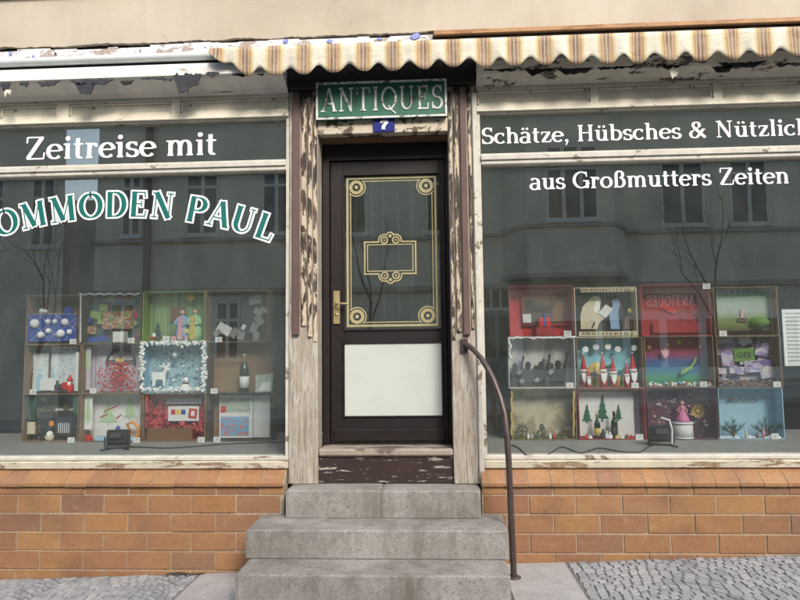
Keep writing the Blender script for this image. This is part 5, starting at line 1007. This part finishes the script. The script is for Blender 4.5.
for k in range(60): c = bp_(b, rn.uniform(719, 779), 434, rn.uniform(.02, .2)); mb.ball((c.x, c.y, b.fl + .002), rn.uniform(.01, .02), 0, 6, .5)
mb.build('cotton_snow', 'snow_white', b.root, kind='stuff')
def sprig(vx, h, sd, label):
    t_, x, y, z = thing('pine_sprig', b, vx, .1, label, 'pine sprig', 'pine sprigs in the light blue box'); rn = random.Random(sd); st_ = MB(); nd = MB()
    for k in range(7):
        a_ = rn.uniform(.5, 2.64); L = h * rn.uniform(.6, 1.05); tip = Vector((x + math.cos(a_) * L * .95, y + rn.uniform(-.06, .05), z + .012 + math.sin(a_) * L * .8)); o0 = Vector((x, y, z + .004)); st_.tube([o0, (o0 + tip) / 2 + Vector((0, 0, .012)), tip], [.003, .0025, .001], 5)
        for j in range(34):
            f = rn.uniform(.15, 1); q = o0.lerp(tip, f) + Vector((0, 0, .024 * f * (1 - f) * 2)); e = ((tip - o0).normalized() * .6 + Vector((rn.uniform(-1, 1), rn.uniform(-1, 1), rn.uniform(-.6, 1)))).normalized() * rn.uniform(.03, .05); nd.tube([q, q + e], [.0016, .0006], 3, caps=False)
    st_.build('twig', 'brown_wood', t_); nd.build('needles', 'pine', t_)
sprig(730, .14, 1, 'smaller green pine sprig under the hung twig in light blue box'); sprig(762, .16, 2, 'larger green pine sprig around small pink figure in light blue box')
for (vx, m_, h_) in ((746, 'cream_print', .06), (763.5, 'pink_soft', .075), (757, 'brown_wood', .035)): c = bp_(b, vx, 433, .05); MB().lathe((c.x, c.y, b.fl), [(.012, 0), (.01, h_ * .6), (.006, h_ * .7), (.009, h_ * .85), (.002, h_)], 10).build('tiny_figure', m_, b.root)
mb = MB(); mb.tube([bp_(b, v, 400 + .8 * math.sin(v), .2) for v in range(728, 760, 2)], .004, 5); c = bp_(b, 731, 398.5, .2); mb.ball(c, .012); mb.build('hung_twig', 'brown_wood', b.root)
# ---------- right window: middle row
b = BX('R5', 508.5, 575.5, 336.5, 'R9', 'silver', 'print_pale_fig', 'silver rimmed box with grey silhouettes of people raising arms')
def crowd(vx, base, s_, up):
    h = [(vx - 6 * s_, base), (vx - 6 * s_, base - 12 * s_), (vx - 3 * s_, base - 16 * s_), (vx - 2.2 * s_, base - 17 * s_), (vx - 3 * s_, base - 20 * s_), (vx - 2 * s_, base - 23 * s_), (vx, base - 24 * s_), (vx + 2 * s_, base - 23 * s_), (vx + 3 * s_, base - 20 * s_), (vx + 2 * s_, base - 17 * s_)]
    if up: h += [(vx + 4 * s_, base - 16 * s_), (vx + 7 * s_, base - 27 * s_), (vx + 6.6 * s_, base - 30 * s_), (vx + 8.4 * s_, base - 31.5 * s_), (vx + 9.6 * s_, base - 29 * s_), (vx + 8.8 * s_, base - 26 * s_), (vx + 7 * s_, base - 14 * s_)]
    else: h += [(vx + 4 * s_, base - 15.5 * s_), (vx + 6 * s_, base - 12 * s_)]
    return h + [(vx + 6 * s_, base)]
for (vx, s_, up, m_, dy) in ((515, 1.0, True, 'silhouette_mid', .16), (528, 1.05, False, 'silhouette_mid', .13), (541, 1.05, True, 'silhouette_grey', .16), (551, 1.0, False, 'silhouette_mid', .12), (558, 1.1, True, 'silhouette_grey', .09), (536, .9, True, 'silhouette_mid', .19)): cut(b, 'person_silhouette', m_, crowd(vx, 386.5, s_, up), dy, .004)
for (vx, vy_) in ((522, 381), (537, 380), (551, 372), (519, 372)): patch(b, 'paper_ballot', 'silhouette_pale', vx - 2.4, vy_ - 2, vx + 2.4, vy_ + 2, .08, .0015, .7)
rn = random.Random(8); mb = MB(); mb.tube([bp_(b, 508.5 + k * 4.2, 337.5 + rn.uniform(-.6, 1.6), -.004) for k in range(17)], [rn.uniform(.004, .009) for _ in range(17)], 5); mb.tube([bp_(b, 509 + rn.uniform(-.5, 1.8), 338 + k * 4, -.004) for k in range(6)], [rn.uniform(.006, .014) for _ in range(6)], 5); mb.build('foil_trim', 'mirror_white', b.root)
b = BX('R6', 577, 643.5, 337.5, 'R10', 'card_brown', 'sky_box', 'turquoise beach box with red hatted gnomes and paper palms')
c = bp_(b, 597, 372, .22); MB().lathe((c.x, c.y, c.z), [(.075, 0), (.075, .004)], 24, 0, 'Y').build('paper_sun', 'sun_yellow', b.root)
patch(b, 'sand', 'sun_yellow', 579, 376, 642, 387, .225, .002); patch(b, 'sea', 'blue_deep', 632, 362, 643, 387, .215, .003)
for (vx, vy_, h_) in ((594, 373, 14), (609, 366, 20), (622, 371, 16)):
    pts = [(vx - .8, vy_ + h_), (vx - .5, vy_ + 1)]
    for k in range(8): a_ = math.pi * (1.08 - k * .165); r_ = 6 if k % 2 == 0 else 2.4; pts.append((vx + math.cos(a_) * r_, vy_ + .8 - math.sin(a_) * r_ * .62 + abs(math.cos(a_)) * 2.2))
    pts += [(vx + .6, vy_ + 1), (vx + .9, vy_ + h_)]; cut(b, 'paper_palm', 'green_tree', pts, .2, .004)
for (vx, m_) in ((585.5, 'mirror_white'), (596, 'silver'), (608, 'mirror_white'), (618, 'silver'), (634.5, 'silver')): c = bp_(b, vx, 348 + 1.5 * math.sin(vx), .12); mb = MB(); mb.lathe((c.x, c.y, c.z), [(.024, 0), (.024, .003)], 18, 0, 'Y', False); mb.tube([(c.x, c.y, c.z + .03), (c.x, c.y, b.z1 - .008)], .001, 4); mb.build('hanging_disc', m_, b.root)
def gnome(vx, dy, h, lean, face, lab):
    t_, x, y, z = thing('gnome_figure', b, vx, dy, lab, 'gnome', 'gnomes in the beach box'); r = h * .115
    MB().lathe((x, y, z), [(r, 0), (r * 1.02, h * .2), (r * .9, h * .36), (r * .5, h * .4)], 14).build('body', 'pure_red', t_); MB().ball((x, y, z + h * .44), r * .72).build('face', face, t_); MB().tube([(x, y, z + h * .48), (x + lean * .3, y, z + h * .74), (x + lean, y, z + h * .98)], [r * .95, r * .52, r * .06], 12).build('hat', 'pure_red', t_); MB().ball((x + lean, y, z + h), r * .24).build('bobble', 'snow_white', t_); MB().lathe((x, y, z + h * .46), [(r * .98, 0), (r * 1.08, h * .03), (r * .98, h * .06)], 14).build('hat_brim', 'snow_white', t_)
    mb = MB(); mb.poly([(x - r * .8, z + h * .44), (x - r * .55, z + h * .22), (x, z + h * .1), (x + r * .55, z + h * .22), (x + r * .8, z + h * .44), (x, z + h * .4)], y - r * 1.25, r * .5); mb.build('beard', 'snow_white', t_); MB().ball((x, y - r * 1.1, z + h * .43), r * .2).build('nose', 'orange_toy', t_)
for a in ((583.5, .12, .265, 0, 'pure_red', 'tall gnome in red cone hat behind a short one, beside the plain box wall'), (588, .04, .16, -.004, 'skin_pink', 'shortest gnome with red cone hat, leaning before a tall red one'), (602.5, .06, .265, 0, 'orange_toy', 'tall gnome with orange face, red cone hat and white beard'), (612.5, .06, .235, .004, 'green_rim', 'gnome with green face, red cone hat and white beard'), (626, .035, .195, .004, 'snow_white', 'short pale faced gnome in red hat before the blue faced gnome'), (632.5, .12, .265, 0, 'robe_blue', 'tall gnome with blue face in front of painted sea')): gnome(*a)
b = BX('R7', 645, 714.5, 336, 'R11', 'card_brown', 'print_rainbow', 'red to blue rainbow painted box with stars and yellow lizard')
def star(vx, vy_, r): return [(vx + (r if k % 2 == 0 else r * .42) * math.sin(k * math.pi / 5), vy_ - (r if k % 2 == 0 else r * .42) * math.cos(k * math.pi / 5)) for k in range(10)]
for (vx, vy_, r) in ((649.5, 347, 3), (668, 344.5, 2.4), (679, 342, 3), (689, 343, 1.6), (700, 346.5, 1.8), (709, 353.5, 2.4), (711, 364, 2)): cut(b, 'gold_star', 'sun_yellow', star(vx, vy_, r), .2, .004)
cut(b, 'fairy_cutout', 'pink_soft', [(663, 356), (661, 350), (664, 351), (665, 347.5), (667, 351), (669.5, 348.5), (668.5, 355), (666.5, 357), (666, 358), (664, 357.5)], .18, .004)
cut(b, 'lizard_cutout', 'green_rim', [(681, 374), (682, 370), (685, 368.5), (686, 366.5), (687.2, 368), (690, 366), (693, 363), (695, 358), (697.5, 356.5), (696, 360), (694.5, 364), (692, 367.5), (692.6, 369.5), (690.6, 369), (686.6, 371.6), (686.4, 374), (684.8, 372.4), (683, 374.6)], .16, .006)
rn = random.Random(41)
for m_, n_ in (('snow_white', 40), ('blue_pale', 26), ('orange_toy', 10), ('blue_deep', 8), ('tinsel_red', 8)):
    mb = MB()
    for k in range(n_): c = bp_(b, rn.uniform(648, 712), 384, rn.uniform(.01, .1)); mb.ball((c.x, c.y, b.fl + rn.uniform(.004, .03)), rn.uniform(.005, .012), 0, 6)
    mb.build('bead_heap', m_, b.root, kind='stuff')
b = BX('R8', 717.5, 782, 336, 'R12', 'card_brown', 'print_notes', 'box papered with purple banknotes around green word sign')
gs_ = patch(b, 'green_sign', 'green_sign', 734.5, 348, 754, 361.5, .18, .006); p0 = bp_(b, 736.5, 358, .178); p1 = bp_(b, 751.5, 352.5, .178)
mb = MB(); text_line(mb, 'GIER', p0.x, p1.x, p0.z, p1.z - p0.z, b.yf + .18 * DS - .001, .2, .16, .06); mb.build('lettering', 'off_black', b.root)
for (p0, q0, p1, q1, r_) in ((756, 342, 768, 356, -.2), (745, 360, 772, 372, .05), (722, 350, 733, 366, .1), (757, 371, 779, 378, .15), (730, 366, 744, 374, -.1)): patch(b, 'banknote', 'print_notes', p0, q0, p1, q1, .16, .001, r_)
cut(b, 'brown_photo', 'debris', [(756, 338), (781, 338), (781, 364), (772, 360)], .19, .002)
rn = random.Random(5); mb = MB()
for k in range(150): c = bp_(b, rn.uniform(719, 780), 384, rn.uniform(.01, .18)); q = rn.uniform(.008, .018); mb.ball((c.x, c.y, b.fl + rn.uniform(.0, .045)), q, 0, 5, .5)
mb.build('coin_heap', 'debris', b.root, kind='stuff')
# ---------- right window: top row
b = BX('R1', 510.5, 575, 285.5, 'R5', 'deep_red', 'pure_red', 'bright red box with dark figures and small red gift')
patch(b, 'picture_frame', 'deep_red', 522, 295, 565, 326, .2, .004); patch(b, 'dark_picture', 'mud', 523.5, 297, 563.5, 324, .196, .003)
cut(b, 'figure_cutout', 'off_black', [(524, 304), (526, 299.5), (530, 298.5), (534, 301), (534.5, 305), (546, 307.5), (556, 301), (560, 297), (563, 299), (560, 304), (552, 310), (544, 313), (534, 312), (528, 312), (525.5, 309)], .19, .004); cut(b, 'figure_cutout', 'brown_wood', [(552, 318), (553, 306), (559, 301), (563, 305), (563, 322), (553, 322)], .185, .004); patch(b, 'grey_scrap', 'silver', 523, 314, 531, 323, .18, .002)
t_, x, y, z = thing('gift_box', b, 545.5, .1, 'small red gift box with blue ribbon in the red box', 'gift'); z2 = bp_(b, 545, 327, .1).z
MB().box(x - .07, x + .08, y - .03, y + .05, z, z2 - .001, 0, .004).build('plinth', 'deep_red', t_); MB().box(x - .045, x + .045, y - .03, y + .04, z2, z2 + .075, 0, .004).build('gift', 'tinsel_red', t_); MB().box(x - .01, x + .01, y - .033, y + .042, z2 + .001, z2 + .078, 0, .002).ball((x, y - .004, z2 + .092), .014).build('ribbon', 'blue_deep', t_)
b = BX('R2', 576.5, 639.5, 287, 'R6', 'cream_print', 'off_black', 'cream framed box with white bearded reader cut out on black')
def band(q0, q1):
    o = patch(b, 'lettered_band', 'cream_print', 577.5, q0, 638.5, q1, -.004, .004); mb = MB(); rn = random.Random(q0)
    v = 582
    while v < 634:
        w_ = rn.uniform(1, 2.4); a = U(v, (q0 + q1) / 2 + 1.2, b.yf - .0045); c = U(v + w_, (q0 + q1) / 2 - 1.2, b.yf - .0045); mb.add([(a.x, a.y, a.z), (c.x, a.y, a.z), (c.x, a.y, c.z), (a.x, a.y, c.z)], [(0, 1, 2, 3)]); v += w_ + rn.choice((.7, .7, 2.2))
    mb.build('faded_print', 'card_brown', o)
BB = b
cut(b, 'reader_cutout', 'cream_print', [(581, 329), (580.5, 315), (583, 306), (589, 300.5), (592, 297), (596, 295.5), (600, 297.5), (601, 302), (599.5, 306), (598, 310), (604, 313), (606, 317), (600, 322), (597, 329)], .15, .006); cut(b, 'beard_cutout', 'snow_white', [(596, 301), (600.5, 302), (600, 309), (596, 314), (593, 310)], .143, .005); cut(b, 'book_cutout', 'paper_white', [(598, 313), (606, 304.5), (613, 309), (606, 318)], .14, .006); cut(b, 'figure_cutout', 'robe_blue', [(611, 329), (609, 314), (613, 305), (612, 300), (616, 298), (620, 301), (620, 306), (618, 312), (620, 329)], .17, .006); cut(b, 'child_cutout', 'brown_wood', [(624, 329), (625, 318), (629, 314), (633, 318), (634, 329)], .16, .006); c = bp_(b, 630, 311, .15); MB().ball(c, .022).build('child_head', 'sun_yellow', b.root)
MB().tube([bp_(b, 592 + k * .7, 328 - k * 1.4, .14) for k in range(5)], .006, 5).build('stripe_cloth', 'off_black', b.root)
band(287, 293); band(331, 336.2)
b = BX('R3', 643.5, 713.5, 284, 'R7', 'deep_red', 'deep_red', 'plain deep red box with card 22 at its top corner')
patch(b, 'red_lining', 'deep_red', 646, 322, 711, 333, .2, .006)
num_card(706.5, 285.5, 'reading 22 on the top corner of plain red box', BOXES['R3'].yf - .0035, '22', UZ(706.5, 289, BOXES['R3'].yf))
b = BX('R4', 717, 781.5, 286.5, 'R8', 'card_brown', 'card_brown', 'cardboard box with painted green landscape backdrop')
patch(b, 'landscape', 'print_land', 718, 290, 769, 331, .16, .003); patch(b, 'inner_side', 'card_brown', 770, 288, 774, 333, .1, .006)
c = bp_(b, 759, 320, .15); MB().ball((c.x, c.y + .02, c.z - .02), .085, 0, 16, .55).build('green_hill', 'green_sign', b.root); cut(b, 'figure_cutout', 'pink_soft', [(741, 319), (740.5, 312), (742, 308), (744, 312), (743.6, 319)], .14, .004); patch(b, 'dark_base', 'mud', 738, 318, 747, 322, .14, .004)
rn = random.Random(12)
def scraps(key, x0, x1, y0, y1, n_, mats, smin=1.5, smax=4):
    b = BOXES[key]
    for k in range(n_):
        vx, vy_ = rn.uniform(x0, x1), rn.uniform(y0, y1); a_, c_ = rn.uniform(smin, smax), rn.uniform(smin, smax) * .7
        patch(b, 'glued_scrap', rn.choice(mats), vx - a_, vy_ - c_, vx + a_, vy_ + c_, .236 - k * .003, .0012, rn.uniform(-.5, .5))
scraps('L2', 84, 137, 298, 326, 22, ['print_ornate', 'teal_dark', 'blue_deep', 'brown_wood', 'tinsel_red', 'silver', 'green_rim'], 2, 6)
scraps('L9', 28, 78, 397, 412, 12, ['print_circuit', 'print_green_boards', 'brown_wood', 'silver', 'off_black'], 1.5, 4)
scraps('R8', 721, 768, 339, 374, 16, ['print_notes', 'lilac', 'paper_white', 'plum', 'brown_wood'], 3, 6)
scraps('R11', 650, 712, 392, 428, 26, ['lilac', 'plum', 'pink_soft', 'silhouette_pale'], .7, 2)
scraps('R1', 526, 560, 312, 322, 6, ['silhouette_pale', 'brown_wood', 'skin_pink'], 1.5, 4)
scraps('R3', 647, 710, 290, 318, 5, ['pure_red', 'deep_red'], 4, 9)
scraps('L6', 100, 136, 348, 362, 5, ['paper_white', 'lilac', 'silver'], 2, 5)
scraps('L7', 152, 198, 346, 380, 16, ['blue_pale', 'snow_white', 'robe_blue'], .7, 2)
# ---------- number cards
for vx, vy_, key, what in ((73, 340, 'L1', 'before the blue snowball net box'), (131, 340.5, 'L2', 'before the dark collage box'), (166, 338.5, 'L3', 'before the green striped angel box'), (218.6, 339, 'L4', 'before the black box of paper scraps'), (33, 390, 'L5', 'before the blue dotted train box'), (93, 390.5, 'L6', 'before the arched window tinsel box'), (214, 391, 'L8', 'before the box with lone wine bottle'),
        (71, 438, 'L9', 'before the box of circuit boards'), (136.5, 439.5, 'L10', 'before the crayon tree box'), (201, 441, 'L11', 'before the red foil box'), (217, 440, 'L12', 'before the world map box'),
        (567.5, 330.5, 'R1', 'reading 17 before the bright red box'), (723, 331, 'R4', 'before the green landscape box'), (570, 384.5, 'R5', 'before the grey silhouette box'), (635, 384.5, 'R6', 'before the gnome beach box'), (703.6, 382.6, 'R7', 'before the rainbow lizard box'), (777, 382, 'R8', 'before the purple banknote box'), (639.5, 436, 'R10', 'before the paper fir box'), (775, 434, 'R12', 'before the pine sprig box')):
    bb = BOXES[key]; num_card(vx, vy_, what, bb.yf - .0035 if key not in ('L9', 'L10', 'L11', 'L12') else bb.yf - .05, '17' if key == 'R1' else None, bb.z0 + .0005 if key not in ('L9', 'L10', 'L11', 'L12', 'R10', 'R12') else ZB - .0012)
# ---------- floodlights and cables on the platform
ZP = ZB - .0015
def onplat(vx, vy_, z=ZP + .005):
    d_ = RM @ Vector(((vx - 400) / F, (300 - vy_) / F, -1)); t = (z - EYE) / d_.z; return CAMPOS + d_ * t
def flood(vx, vy_, ang, label, s_=1.0):
    c = onplat(vx, vy_); t_ = empty('floodlight', (c.x, c.y, ZP), label, 'floodlight', 'floodlights in the shop windows'); Rz_ = Matrix.Rotation(ang, 3, 'Z') @ Matrix.Rotation(rad(-18), 3, 'X')
    def tr(mb, off=Vector((0, 0, .105))):
        mb.v = [tuple(Rz_ @ Vector(v) * s_ + Vector((c.x, c.y, ZP)) + off * s_) for v in mb.v]; return mb
    mb = MB(); mb.box(-.085, .085, -.025, .045, -.055, .06, 0, .012); mb.box(-.095, .095, .0452, .062, -.065, .07, 0, .006); tr(mb).build('housing', 'black_plastic', t_)
    for k in range(6): mb = MB(); mb.box(-.078, .078, -.042, -.0255, -.05 + k * .019, -.044 + k * .019); tr(mb).build('cooling_fin', 'black_plastic', t_)
    mb = MB(); mb.box(-.055, .055, -.075, -.0425, -.03, .03, 0, .01); tr(mb).build('junction_box', 'black_plastic', t_)
    R2 = Matrix.Rotation(ang, 3, 'Z'); g_ = lambda x, y, z: R2 @ Vector((x, y, z)) * s_ + Vector((c.x, c.y, ZP))
    mb = MB(); mb.tube([g_(-.1, 0, .105), g_(-.1, 0, .03), g_(-.07, 0, .012), g_(.07, 0, .012), g_(.1, 0, .03), g_(.1, 0, .105)], .006, 8); mb.build('bracket', 'iron', t_)
    mb = MB(); mb.tube([g_(-.11, -.09, .006), g_(-.05, -.0, .008), g_(-.11, .09, .006)], .006, 8); mb.tube([g_(.11, -.09, .006), g_(.05, -.0, .008), g_(.11, .09, .006)], .006, 8); mb.tube([g_(-.05, 0, .008), g_(.05, 0, .008)], .006, 8); mb.build('stand', 'iron', t_)
    return t_
f1 = flood(117, 448.5, .25, 'black floodlight on stand in front of the crayon tree box', .86); f2 = flood(661.5, 445, -.2, 'black floodlight on stand in front of the plum doll box', .86)
c = onplat(672, 446); MB().tube([(c.x, c.y, ZP + .02), (c.x + .005, c.y, ZP + .12), (c.x - .01, c.y, ZP + .185), (c.x - .06, c.y + .02, ZP + .2)], .009, 8).build('carry_handle', 'silver', f2)
def cable(pts, label):
    q = [onplat(*p) for p in pts]; sm_ = []
    for i in range(len(q) - 1):
        p0, p1, p2, p3 = q[max(i - 1, 0)], q[i], q[i + 1], q[min(i + 2, len(q) - 1)]
        for k in range(6): t = k / 6; sm_.append(.5 * ((2 * p1) + (-p0 + p2) * t + (2 * p0 - 5 * p1 + 4 * p2 - p3) * t * t + (-p0 + 3 * p1 - 3 * p2 + p3) * t ** 3))
    sm_.append(q[-1]); MB().tube(sm_, .0045, 6).build('cable', 'black_plastic', None, label, 'cable')
cable([(124, 450), (131, 447), (150, 447.5), (169, 448), (200, 446), (225, 444), (262, 442.5), (286, 442)], 'thin black cable running along the grey sill from left floodlight')
cable([(505, 444), (515, 446), (521, 450), (526, 455)], 'short black cable curling on the sill behind the handrail')
cable([(549, 454), (555, 450), (562, 447), (572, 450), (580, 453), (590, 450.5), (599, 448), (612, 450), (624, 452), (640, 452), (648, 447), (657, 443.5)], 'long wavy black cable leading to the floodlight by the doll box')
# notice taped inside the glass
a = U(785, 366, .056); c = U(812, 309, .056); nt_ = MB().box(a.x, c.x, .0555, .0575, a.z, c.z).build('paper_notice', 'paper_white', None, 'white paper notice taped inside the glass right of the boxes', 'notice'); mb = MB(); rn = random.Random(3)
for k in range(13): z_ = c.z - .03 - k * .026; mb.add([(a.x + .02, .0552, z_), (c.x - rn.uniform(.02, .07), .0552, z_), (c.x - rn.uniform(.02, .03), .0552, z_ + .006), (a.x + .02, .0552, z_ + .006)], [(0, 1, 2, 3)])
mb.build('print', 'grey_ink', nt_)

# dead twig lying at the foot of the wall
p0 = GP(168, 574.5); tw = MB(); tw.tube([(p0.x, -.13, gz(p0.x) + .012), (p0.x + .08, -.125, gz(p0.x) + .018), (p0.x + .17, -.135, gz(p0.x) + .012), (p0.x + .25, -.12, gz(p0.x) + .014)], [.006, .008, .006, .003], 6); tw.tube([(p0.x + .1, -.127, gz(p0.x) + .016), (p0.x + .15, -.16, gz(p0.x) + .012)], [.004, .002], 5)
tw.build('dead_twig', 'bark', None, 'thin dark twig lying on the cobbles at the foot of the brick plinth', 'twig')
